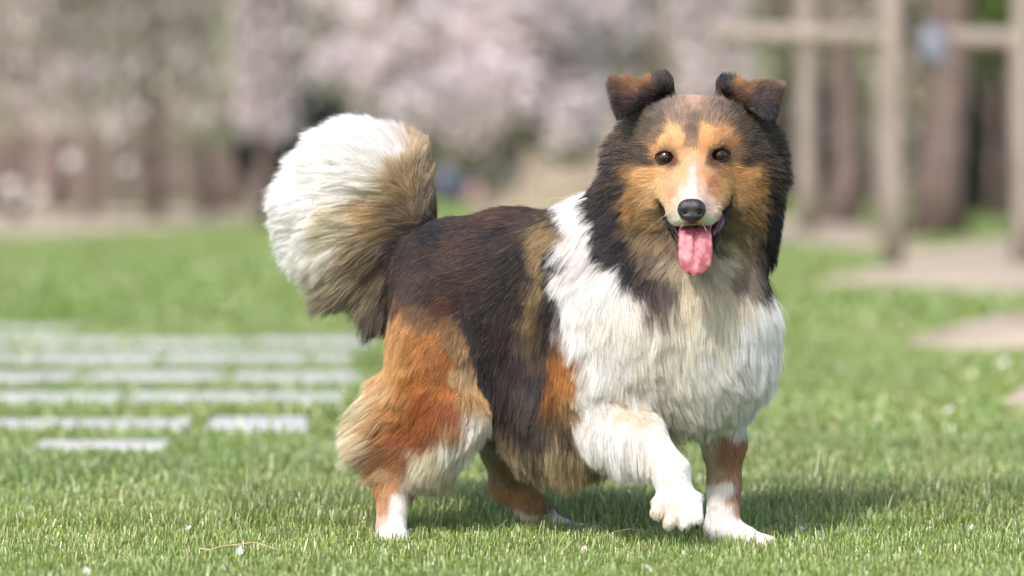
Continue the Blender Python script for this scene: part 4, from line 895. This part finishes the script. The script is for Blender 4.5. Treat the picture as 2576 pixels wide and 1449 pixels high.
ok &= ~((sample(SDF, root+nrm*.004) < .001))
for nm in (): pass
root, lab, Ch, Dh, Lh, Lf, hu, hv, nrm = [q[ok] for q in (root, lab, Ch, Dh, Lh, Lf, hu, hv, nrm)]
n = len(root)
# side and back surfaces comb along the same flow; where the comb points into the surface fall back on downwards
tang = Dh-nrm*(Dh*nrm).sum(1)[:, None]; tl_ = np.linalg.norm(tang, axis=1)
down = np.array([0, 0, -1.])-nrm*nrm[:, 2:3]*-1
alt = Dh*.3+np.array([0, .8, -.2]); alt = alt-nrm*(alt*nrm).sum(1)[:, None]
wf = np.clip((.55-tl_)/.45, 0, 1)[:, None]
tang = tang*(1-wf)+alt*wf; tang /= np.linalg.norm(tang, axis=1)[:, None]+1e-9
# direction wobble, coarse then fine
wob = np.stack([fbm(root, 38, 60+i*7, 2)-.5 for i in range(3)], 1); wob2 = np.stack([fbm(root, 120, 90+i*7, 1)-.5 for i in range(3)], 1)
longf = np.clip(Lh/.03, .2, 1.3)[:, None]
tang = tang+wob*1.35*longf+wob2*.45*longf+rng.normal(size=(n, 3))*.07
tang -= nrm*(tang*nrm).sum(1)[:, None]*.9; tang /= np.linalg.norm(tang, axis=1)[:, None]+1e-9
rl = rng.random(n)
under = rng.random(n) < .35
leng = Lh*np.where(under, .45+.25*rl, .70+.45*rl)*np.where(lab == 4, .48+1.0*fbm(root, 80, 77, 2), .62+.72*fbm(root, 60, 77, 2))
fly = (rng.random(n) < np.where(Lh > .03, .07, .03)) & (Lh > .010); leng = np.where(fly, leng*1.3, leng)
lift = np.clip(Lf*(.6+.5*rng.random(n))*(.55+.95*fbm(root, 62, 140, 2))+fly*.2+.03, .04, .85)
K = 7
pts = np.zeros((n, K, 3), np.float32); p = root-nrm*.0008; pts[:, 0] = p
g_ = np.array([0, 0, -1.])
outf = (np.clip((Dh*nrm).sum(1)+.12, 0, 1)*np.where((lab == 2) | (lab == 3), 1.0, np.clip((Lh-.006)/.022, 0, 1))*.95)[:, None]
curl = rng.normal(size=(n, 3))*.05+fly[:, None]*rng.normal(size=(n, 3))*.12
tall_ = np.clip((Lh-.02)/.04, 0, 1)[:, None]
for k_ in range(1, K):
    u_ = k_/(K-1)
    if k_ == 1: nn_ = nrm.copy()
    else:
        g2_ = grad(p); near_ = sample(SDF, p) < .016; nn_ = np.where(near_[:, None], nn_*.4+g2_*.6, nn_); nn_ /= np.linalg.norm(nn_, axis=1)[:, None]+1e-9
    li_ = (lift*(1.15-1.0*u_))[:, None]
    d_ = tang*(1-li_*.9)*(1-.55*outf)+nn_*li_+Dh*outf*(.35+.75*u_)+g_*(.08+.14*u_)*tall_+curl*u_
    d_ /= np.linalg.norm(d_, axis=1)[:, None]
    p = p+d_*(leng/(K-1))[:, None]
    sd_ = sample(SDF, p)-(.0006+.0035*u_*np.clip(Lh/.03, .15, 1.5)*(0.4+rl))
    p = p+nn_*np.clip(-sd_, 0, .006)[:, None]
    pts[:, k_] = p
# clumps: hairs lean to a shared guide towards their tips
def clump(pts, cell, amt, sel, pw=1.4):
    ids = np.nonzero(sel)[0]
    if not len(ids): return
    r_ = pts[ids, 0]; j = r_+rng.normal(size=r_.shape)*cell*.12
    key = np.floor(j/cell).astype(np.int64); h_ = ((key[:, 0]+900)*2000+key[:, 1]+900)*2000+key[:, 2]+900
    _, inv = np.unique(h_, return_inverse=True); m = inv.max()+1; cnt = np.bincount(inv, minlength=m)[:, None]
    for k_ in range(1, K):
        rel = pts[ids, k_]-pts[ids, 0]
        mean = np.stack([np.bincount(inv, weights=pts[ids, k_, a], minlength=m) for a in range(3)], 1)/cnt
        a_ = (amt*(k_/(K-1))**pw)[:, None]
        pts[ids, k_] = pts[ids, k_]*(1-a_)+mean[inv]*a_
    return inv, ids
tone = np.ones(n)
res = clump(pts, .0095, np.clip((Lh[Lh > .018]-.010)/.035, .15, .72)*(.5+.6*rng.random((Lh > .018).sum())), Lh > .018)
inv, ids = res; ct = rng.random(inv.max()+1); tone[ids] *= .82+.30*ct[inv]
res = clump(pts, .0030, np.full((Lh > .009).sum(), .5), Lh > .009)
inv, ids = res; ct = rng.random(inv.max()+1); tone[ids] *= .86+.26*ct[inv]
# colour along the hair
tone *= .82+.34*rng.random(n)
lum = Ch.mean(1)
ag = np.clip(fbm(root, 70, 5, 2)*2.4-.9, 0, 1)*np.clip(1-lum/.09, 0, 1)*(lab != 1)      # brown ticking through the dark coat
Ch = Ch*(1-.55*ag[:, None])+lin((112, 84, 62))*(.55*ag[:, None])*.7
lum = Ch.mean(1)
mid = (lum > .09) & (lum < .42)
base_c = Ch*tone[:, None]
tipc = base_c*np.where(lum < .1, 1.12, 1.08)[:, None]
dk = mid & (rng.random(n) < .16); base_c[dk] *= .45; tipc[dk] *= .35              # scattered black guard hairs in the tan
lt = (lum < .09) & (rng.random(n) < np.where((lab == 1) & (hv < 470), .22, .06)); tipc[lt] = lin((160, 138, 118))
ta = (lab == 4) & (lum < .55) & (hv > 640); f_ = np.clip((hv-660)/170, 0, 1)*.5
tipc = np.where(ta[:, None], tipc*(1-f_[:, None])+lin((52, 52, 52))*f_[:, None], tipc)     # black tips of the tail's underside
kk = np.linspace(0, 1, K)
rootk = np.where(lum > .5, .98, np.where(lum > .3, .92, .85))
cols = np.ones((n, K, 4), np.float32)
for k_ in range(K):
    m_ = kk[k_]**1.3; cols[:, k_, :3] = np.clip((base_c*(rootk[:, None]*(1-kk[k_])+kk[k_]))*(1-m_)+tipc*m_, .004, .93)
rad0 = np.where(Lh < .012, .00017, .00020)*np.where(under, .9, 1.0)*np.where(fly, .6, 1)*1.0
radk = np.stack([rad0*(1-.80*kk[k_]**1.6) for k_ in range(K)], 1).astype(np.float32)

m_hair_, t = new_mat('dog_hair'); L = t.links.new
at = N(t, 'ShaderNodeAttribute'); at.attribute_name = 'coat'
d1 = N(t, 'ShaderNodeBsdfDiffuse'); tr = N(t, 'ShaderNodeBsdfTranslucent'); L(at.outputs['Color'], d1.inputs['Color']); L(at.outputs['Color'], tr.inputs['Color'])
m1 = N(t, 'ShaderNodeMixShader'); m1.inputs[0].default_value = .42; L(d1.outputs[0], m1.inputs[1]); L(tr.outputs[0], m1.inputs[2])
hb = N(t, 'ShaderNodeBsdfHair'); hb.component = 'Reflection'; hb.inputs['Color'].default_value = (.80, .85, 1.0, 1); hb.inputs['RoughnessU'].default_value = .28; hb.inputs['RoughnessV'].default_value = .7
m2 = N(t, 'ShaderNodeMixShader'); m2.inputs[0].default_value = .042; L(m1.outputs[0], m2.inputs[1]); L(hb.outputs[0], m2.inputs[2])
o = N(t, 'ShaderNodeOutputMaterial'); L(m2.outputs[0], o.inputs['Surface'])
def hair_obj(name, sel, label=None):
    q = np.nonzero(sel)[0]
    if not len(q): return
    hc = bpy.data.hair_curves.new(name); hc.add_curves([K]*len(q))
    hc.attributes['position'].data.foreach_set('vector', (pts[q]-OFF).astype(np.float32).ravel())
    a = hc.attributes.get('radius') or hc.attributes.new('radius', 'FLOAT', 'POINT'); a.data.foreach_set('value', radk[q].ravel())
    a = hc.attributes.new('coat', 'FLOAT_COLOR', 'POINT'); a.data.foreach_set('color', cols[q].ravel())
    hc.materials.append(m_hair_); o = bpy.data.objects.new(name, hc); col.objects.link(o); o.parent = dog; o['kind'] = 'stuff'
    if label: o['label'] = label
hair_obj('body_fur', lab == 0); hair_obj('head_fur', lab == 1); hair_obj('tail_fur', lab == 4)
hair_obj('ear_fur', lab == 2); hair_obj('ear_fur', lab == 3)
hair_obj('hind_leg_fur', lab == 5); hair_obj('hind_leg_fur', lab == 6)
hair_obj('foreleg_fur', lab == 7, 'white fur of the raised foreleg'); hair_obj('foreleg_fur', lab == 8, 'tan and white fur of the standing foreleg')

# ---- eyes
def pbsdf(name, colr, rough, spec=.5, coat=0, sss=0, bump=0, bscale=200, c2=None, cscale=60):
    m, t = new_mat(name); L = t.links.new; b = N(t, 'ShaderNodeBsdfPrincipled')
    b.inputs['Base Color'].default_value = (*colr, 1); b.inputs['Roughness'].default_value = rough; b.inputs['Specular IOR Level'].default_value = spec
    b.inputs['Coat Weight'].default_value = coat; b.inputs['Coat Roughness'].default_value = .02; b.inputs['Coat IOR'].default_value = 1.5
    if sss: b.inputs['Subsurface Weight'].default_value = sss; b.inputs['Subsurface Scale'].default_value = .004
    tc = N(t, 'ShaderNodeTexCoord')
    if c2 is not None:
        no = N(t, 'ShaderNodeTexNoise'); no.inputs['Scale'].default_value = cscale; no.inputs['Detail'].default_value = 5; L(tc.outputs['Object'], no.inputs['Vector'])
        cr = N(t, 'ShaderNodeValToRGB'); cr.color_ramp.elements[0].position = .42; cr.color_ramp.elements[1].position = .62; cr.color_ramp.elements[0].color = (*colr, 1); cr.color_ramp.elements[1].color = (*c2, 1)
        L(no.outputs['Fac'], cr.inputs['Fac']); L(cr.outputs[0], b.inputs['Base Color'])
    if bump:
        no = N(t, 'ShaderNodeTexVoronoi'); no.inputs['Scale'].default_value = bscale; L(tc.outputs['Object'], no.inputs['Vector'])
        bp = N(t, 'ShaderNodeBump'); bp.inputs['Strength'].default_value = bump; bp.inputs['Distance'].default_value = .0006; L(no.outputs['Distance'], bp.inputs['Height']); L(bp.outputs[0], b.inputs['Normal'])
    o = N(t, 'ShaderNodeOutputMaterial'); L(b.outputs[0], o.inputs['Surface']); return m
m_white = pbsdf('eye_white', lin((120, 108, 112)), .3, .4, .3); m_iris = pbsdf('brown_iris', lin((66, 38, 23)), .3, .1, .9, c2=lin((40, 22, 14)), cscale=400); m_pup = pbsdf('black_pupil', (.004, .004, .005), .2, .1, .9)
m_lid = pbsdf('eyelid_skin', lin((34, 26, 28)), .7, .25, 0)
for (cx, cy_), yaw in zip(EYES, (-.10, .10)):
    c = P(cx, cy_, -.188)-OFF; r_ = S(22.5, -.19); ez = empty('eye', c); ez.parent = dog
    mb = MB(); mb.ell((0, 0, 0), (r_, r_, r_), 24, 16); mb.build('eyeball', m_white, ez)
    # iris and pupil: spherical caps sitting on the ball, facing the camera
    def capm(name, ang, rr, mat):
        V_ = [(0, -rr, 0)]; F_ = []; nr, ns = 5, 24
        for i in range(1, nr+1):
            a = ang*i/nr
            for j in range(ns):
                f_ = 2*math.pi*j/ns; V_.append((rr*math.sin(a)*math.cos(f_), -rr*math.cos(a), rr*math.sin(a)*math.sin(f_)))
        for j in range(ns): F_.append((0, 1+j, 1+(j+1) % ns))
        for i in range(nr-1):
            for j in range(ns): F_.append((1+i*ns+j, 1+(i+1)*ns+j, 1+(i+1)*ns+(j+1) % ns, 1+i*ns+(j+1) % ns))
        mb = MB(); mb.add(V_, F_); o = mb.build(name, mat, ez); o.rotation_euler = (.04, 0, yaw*.3)
    capm('iris', 1.12, r_*1.012, m_iris); capm('pupil', .46, r_*1.02, m_pup)
    # lids: an almond rim over the ball, pointed at the corners, heavier above
    mb = MB(); rp = []; s0 = 1 if cx > 1742 else -1; nr = 36
    for j in range(nr+1):
        a = 2*math.pi*j/nr; ca, sa = math.cos(a), math.sin(a)
        x = ca*25.5; zz = (16.4 if sa > 0 else 15.0)*math.copysign(abs(sa)**1.25, sa)-s0*ca*(-1.6)
        rr = 24.2; y = -math.sqrt(max(rr*rr-x*x*.80-zz*zz, 18))
        rp.append((S(x, -.19), S(y, -.19), S(zz, -.19)))
    mb.tube(rp, [S(3.0 if 2 < j < 16 else 2.2, -.19) for j in range(nr+1)], 8, cap=False); mb.build('eyelid', m_lid, ez)
# ---- nose
m_nose = pbsdf('nose_leather', lin((34, 33, 38)), .38, .55, .15, bump=.9, bscale=700, c2=lin((56, 55, 62)), cscale=90)
m_hole = pbsdf('nostril', (.003, .003, .003), .6, .2)
nu_, nv_ = 36, 26; V_ = []; F_ = []
for i in range(nv_+1):
    th = math.pi*i/nv_
    for j in range(nu_):
        ph = 2*math.pi*j/nu_
        x = math.sin(th)*math.cos(ph); y = math.sin(th)*math.sin(ph); z = math.cos(th)
        wdt = 36.5*(1-.34*max(0, -z)**1.3)*(1-.06*max(0, z)**2); hgt = 33 if z < 0 else 29
        X = x*wdt; Z_ = z*hgt; X = math.copysign(abs(X/36.5)**.80, X)*36.5 if abs(x) > 1e-6 else 0; Z_ = math.copysign(abs(Z_/31)**.88, Z_)*31 if abs(z) > 1e-6 else 0
        Y_ = y*27*(1+.12*z)
        if y < 0:
            for sx in (-1, 1):
                dx, dz = X-sx*17, Z_+5; q = math.exp(-((dx/8.5)**2+(dz/6.5)**2)); Y_ += 11*q
                dx, dz = X-sx*29, Z_+2; Y_ += -2.5*math.exp(-((dx/7)**2+(dz/10)**2))
            Y_ += 3.2*math.exp(-(X/2.6)**2)*(1 if Z_ < 2 else math.exp(-((Z_-2)/9)**2))
        V_.append((X, Y_, Z_))
for i in range(nv_):
    for j in range(nu_): k_ = (j+1) % nu_; F_.append((i*nu_+j, i*nu_+nu_+j, i*nu_+nu_+k_, i*nu_+k_))
ns_ = S(1, -.28); c = P(1740, 528, -.283)-OFF
mb = MB(); mb.add([(c[0]+a*ns_, c[1]+b_*ns_, c[2]+d*ns_) for a, b_, d in V_], F_); nose = mb.build('nose', m_nose, dog)
for sx in (-1, 1):
    mb = MB(); mb.ell((c[0]+sx*16.5*ns_, c[1]-13.0*ns_, c[2]-5.5*ns_), (8.5*ns_, 8*ns_, 6.2*ns_), 12, 8); mb.build('nostril', m_hole, nose).matrix_parent_inverse.identity()
# ---- tongue
m_tong = pbsdf('tongue', lin((150, 74, 88)), .3, .5, .35, sss=.3, bump=.5, bscale=1300, c2=lin((190, 118, 126)), cscale=120)
V_ = []; F_ = []; nl, nw = 30, 16
for side in (0, 1):
    for i in range(nl+1):
        s_ = i/nl; v_ = 548+ (694-548)*s_; Y_ = -.205-.062*min(1, s_/.28)**.8+ .004*s_-.010*math.sin(max(0, s_-.3)*2.6)
        hw = 37+6.5*math.sin(min(1, s_/.62)*math.pi*.5)
        if s_ > .60: hw *= math.sqrt(max(0.0, 1-((s_-.60)/.40)**2.6))
        cx = 1748+1.5*math.sin(s_*3)-1.0
        for j in range(nw+1):
            u_ = j/nw*2-1; y = -.0045*(1-u_*u_)+.0062*math.exp(-(u_/.085)**2)*(1 if s_ < .68 else max(0, 1-(s_-.68)/.2))+.002*math.exp(-((u_+.45)/.12)**2)*math.sin(s_*5)-.0015*u_**4
            if side: y = .0035*(1-u_**4)
            q = P(cx+hw*u_, v_, 0); kq = (CD+Y_)/CD
            V_.append((q[0]*kq-OFF[0], Y_+y-OFF[1], CH+(q[2]-CH)*kq-OFF[2]))
st = (nl+1)*(nw+1)
for side in (0, 1):
    for i in range(nl):
        for j in range(nw):
            a = side*st+i*(nw+1)+j; f_ = (a, a+1, a+nw+2, a+nw+1); F_.append(f_ if side else f_[::-1])
for i in range(nl):
    for j in (0, nw): a = i*(nw+1)+j; F_.append((a, a+nw+1, a+nw+1+st, a+st))
mb = MB(); mb.add(V_, F_); mb.build('tongue', m_tong, dog)
# ---- lips and mouth lining
m_lip = pbsdf('dark_lip', lin((34, 22, 24)), .55, .3, 0, bump=.5, bscale=500); m_gum = pbsdf('mouth_lining', lin((96, 32, 42)), .35, .5, .3, sss=.1, bump=.6, bscale=260, c2=lin((50, 18, 24)), cscale=160)
def lip(name, pp, rr, mat):
    mb = MB(); mb.tube([P(*q)-OFF for q in pp], [S(r_) for r_ in rr], 10); return mb.build(name, mat, dog)
lip('lip', [(1664, 500, -.176), (1668, 520, -.186), (1679, 548, -.208), (1691, 572, -.226), (1702, 600, -.243), (1709, 620, -.25)], [3, 6.5, 8, 7, 5, 3], m_lip)
lip('lip', [(1835, 494, -.176), (1831, 516, -.186), (1822, 546, -.208), (1811, 574, -.226), (1802, 602, -.243), (1796, 626, -.25)], [3, 7, 9, 8, 6, 3], m_lip)
lip('gum', [(1690, 556, -.214), (1700, 574, -.230), (1708, 592, -.238), (1712, 612, -.24)], [7, 9, 8, 5], m_gum)
lip('gum', [(1818, 534, -.200), (1808, 560, -.220), (1799, 586, -.234), (1793, 612, -.238)], [9, 14, 12, 7], m_gum)
# ---- claws and whiskers
m_claw = pbsdf('dark_claw', lin((28, 24, 26)), .3, .5)
def claw(a, b_, c_, r_):
    mb = MB(); mb.tube([P(*a)-OFF, P(*b_)-OFF, P(*c_)-OFF], [S(r_), S(r_*.8), S(r_*.25)], 8); mb.build('claw', m_claw, dog)
claw((1722, 1322, -.208), (1722, 1334, -.214), (1720, 1341, -.213), 5); claw((1752, 1310, -.208), (1754, 1324, -.214), (1753, 1332, -.213), 5)
claw((1940, 1362, -.078), (1950, 1367, -.080), (1958, 1375, -.081), 4)
for dx in (-22, -7, 8, 22): claw((985+dx, 1366, -.074), (985+dx, 1372, -.080), (985+dx, 1377, -.081), 4)
m_whi = pbsdf('whisker', (.8, .78, .75), .3); m_whd = pbsdf('dark_whisker', (.03, .025, .025), .3)
def whisker(a, m_, e_, mat):
    a, m_, e_ = [P(*q)-OFF for q in (a, m_, e_)]; q = [(1-u)**2*a+2*u*(1-u)*m_+u*u*e_ for u in np.linspace(0, 1, 8)]
    mb = MB(); mb.tube(q, [.00028*(1-.75*i/7) for i in range(8)], 5); mb.build('whisker', mat, dog)
for a, m_, e_, mt in [((1792, 524, -.255), (1812, 512, -.27), (1826, 530, -.265), m_whi), ((1790, 534, -.257), (1806, 526, -.27), (1818, 542, -.268), m_whi), ((1792, 512, -.25), (1808, 500, -.265), (1830, 512, -.26), m_whd),
                      ((1692, 512, -.25), (1676, 504, -.265), (1664, 512, -.26), m_whd), ((1690, 540, -.25), (1660, 570, -.26), (1676, 606, -.25), m_whd), ((1694, 530, -.255), (1672, 540, -.27), (1652, 560, -.26), m_whi), ((1720, 562, -.27), (1712, 572, -.285), (1708, 582, -.285), m_whi), ((1766, 562, -.27), (1774, 574, -.285), (1780, 584, -.285), m_whi)]:
    whisker(a, m_, e_, mt)
# ================================================================== SMALL THINGS ON THE GRASS
def ground_pt(px, py, z=0.0):
    d = (CH-z)*FP/(py-HZ); x, y = G(px, d); return x, y
m_petal = leaf_mat('white_petal', .35, .05)
def petal(px, py, size, tint, label, seed, z=.012):
    rd = random.Random(seed); x, y = ground_pt(px, py, z); V_ = []; F_ = []; n_ = 5
    for i in range(n_+1):
        s_ = i/n_; wv = math.sin(math.pi*min(.96, s_+.06))**.7*.42*(1-.1*s_)
        for j in range(4): u_ = j/3*2-1; V_.append((u_*wv*size, (s_-.5)*size, (.22*u_*u_+.25*(s_-.5)**2)*size))
    for i in range(n_):
        for j in range(3): a = i*4+j; F_.append((a, a+1, a+5, a+4))
    o = link('petal', mesh_np('petal', V_, F_, np.tile(lin(tint), (len(V_), 1))), m_petal)
    o.location = (x, y, z); o.rotation_euler = (rd.uniform(.3, 1.2), rd.uniform(-.5, .5), rd.uniform(0, 6.28))
    return tag(o, label, 'petal', 'fallen petals on the grass')
petal(602, 1385, .0135, (246, 246, 250), 'largest white petal, standing just below the dry straw stalk', 1, .014).rotation_euler = (1.35, .1, .1)
for i, (px, py, s_, c_, lab_) in enumerate([
    (68, 1218, .012, (250, 248, 250), 'white petal on the blurred grass near the left edge, highest of the petals there'),
    (115, 1372, .010, (238, 205, 214), 'pink petal in the sharp grass near the left edge'),
    (218, 1438, .012, (244, 238, 240), 'white petal cut by the bottom edge, left part'),
    (438, 1252, .012, (236, 240, 220), 'pale petal among the blurred grass left of the longest dark blade'),
    (560, 1430, .009, (246, 244, 244), 'small white petal by the bottom edge left of the large upright petal'),
    (475, 1330, .009, (240, 238, 240), 'small white petal above the left end of the dry stalk'),
    (1628, 1432, .012, (250, 248, 250), 'white petal at the bottom edge below the raised paw'),
    (1470, 1383, .011, (226, 205, 196), 'beige pink petal in front of the dog\'s belly shadow'),
    (1030, 1338, .012, (232, 238, 246), 'bluish white petal right beside the near hind foot'),
    (2445, 1330, .012, (246, 246, 250), 'white petal in the grass at the far right'),
    (2015, 1332, .010, (240, 244, 250), 'bluish petal right of the standing forepaw'),
    (2512, 1342, .009, (246, 246, 246), 'small white petal beside the one at the far right'),
    (2130, 935, .035, (236, 238, 230), 'large pale petal blurred on the lawn right of the dog\'s chest'),
    (2525, 925, .045, (236, 238, 232), 'large pale petal under the soil mound at the right edge'),
    (2390, 1035, .022, (240, 236, 228), 'round pale petal on the lawn left of the small soil mound'),
    (2325, 1078, .016, (236, 230, 216), 'small cream petal on the lawn in the right part'),
    (30, 1150, .014, (246, 246, 248), 'blurred white petal under the lowest stone slab at the left edge'),
    (395, 1205, .012, (244, 246, 246), 'blurred white petal on the grass under the stone slabs')]):
    petal(px, py, s_, c_, lab_, 20+i, .016)
m_straw = noisy_mat('dry_straw', (.42, .30, .16), (.62, .48, .30), 60, .7, .3)
def stalk(pix, r_, label, z=.02, cat='stalk', name='straw_stalk', mat=None):
    mb = MB(); pp = []
    for i, (px, py, zz) in enumerate(pix): x, y = ground_pt(px, py, zz); pp.append((x, y, zz))
    q = []
    for i in range(len(pp)-1):
        for k_ in range(4): u_ = k_/4; q.append(Vector(pp[i]).lerp(Vector(pp[i+1]), u_))
    q.append(Vector(pp[-1])); q = [q[0]]+[(q[i-1]+q[i]*2+q[i+1])/4 for i in range(1, len(q)-1)]+[q[-1]]
    mb.tube(q, [r_*(1+.25*math.sin(i*2.3))*(1-.5*i/len(q)) for i in range(len(q))], 6)
    return tag(mb.build(name, mat or m_straw), label, cat)
stalk([(502, 1380, .018), (530, 1384, .02), (560, 1374, .022), (600, 1370, .024), (640, 1364, .026), (665, 1372, .022), (700, 1383, .018), (725, 1388, .014)], .0011, 'curved dry straw stalk lying on the grass in front, left of the dog')
stalk([(2085, 1190, .02), (2110, 1196, .022), (2150, 1220, .02), (2200, 1250, .018)], .0014, 'blurred dry stalk slanting on the lawn right of the dog')
stalk([(1545, 1338, .02), (1585, 1330, .024), (1630, 1334, .02)], .0009, 'thin pale dry stem under the raised paw')
m_chip = noisy_mat('reddish_bark', (.22, .09, .045), (.42, .20, .10), 80, .85, .5)
for i, (px, py, L_, a, lab_) in enumerate([(1590, 1388, .022, .2, 'reddish bark chip under the raised paw, left one'), (1620, 1384, .018, -.4, 'reddish bark chip under the raised paw, right one'), (1575, 1394, .014, .6, 'small reddish bark chip, nearest to the camera')]):
    x, y = ground_pt(px, py, .012); mb = MB()
    mb.tube([(-L_/2, 0, 0), (-L_*.2, .001, .002), (L_*.2, -.001, .001), (L_/2, .001, -.001)], [.0012, .0024, .0026, .0010], 6, .45)
    o = mb.build('bark_chip', m_chip); o.location = (x, y, .013); o.rotation_euler = (.1, -.15, a); tag(o, lab_, 'bark chip', 'bark chips on the grass')
# single long blades that stand out of the lawn
m_blade = leaf_mat('long_blade', .35, .1, .35)
def long_blade(px, py, h, wd, lean, tint, label):
    x, y = ground_pt(px, py, 0); V_ = []; F_ = []; n_ = 9
    for i in range(n_+1):
        s_ = i/n_; wv = wd*(1-s_**2.2)+.0001
        for j in (-1, 0, 1): V_.append((lean*s_*s_*h+j*wv, .3*lean*s_*s_*h+.25*wd*abs(j), h*s_*(1-.2*abs(lean)*s_)))
    for i in range(n_):
        for j in range(2): a = i*3+j; F_.append((a, a+1, a+4, a+3))
    o = link('grass_blade', mesh_np('grass_blade', V_, F_, np.tile(np.array(tint), (len(V_), 1))), m_blade); o.location = (x, y, 0)
    tag(o, label, 'grass blade', 'long grass blades standing out of the lawn')
DG = (.05, .115, .022); LG = (.16, .30, .04)
for px, py, h, wd, lean, ti, lab_ in [
    (660, 1310, .062, .0014, -.45, DG, 'longest dark grass blade, curving up left of the dog'),
    (495, 1310, .034, .0011, -.5, DG, 'slanted dark blade left of the longest one'),
    (90, 1310, .034, .0013, -.25, LG, 'bright blade nearest the left edge'), (130, 1320, .040, .0014, .45, LG, 'bright blade leaning right near the left edge'),
    (725, 1320, .034, .0012, -.6, DG, 'dark blade bending left beside the longest one'), (870, 1330, .052, .0012, .3, DG, 'dark blade just left of the hind leg'),
    (1240, 1335, .052, .0012, .05, LG, 'upright bright blade between the hind legs'), (1150, 1345, .036, .0011, .35, DG, 'dark blade leaning right between the hind legs'),
    (2255, 1310, .038, .0014, .15, LG, 'bright upright blade right of the dog, taller one'), (2215, 1320, .034, .0013, .1, LG, 'bright upright blade right of the dog, shorter one'), (2160, 1330, .032, .0013, -.1, LG, 'bright blade nearest the forepaw on the right'),
    (1900, 1370, .028, .001, .6, LG, 'blade crossing the toes of the standing forepaw'), (1760, 1372, .026, .001, .4, DG, 'blade just left of the standing forepaw')]:
    long_blade(px, py, h, wd, lean, ti, lab_)
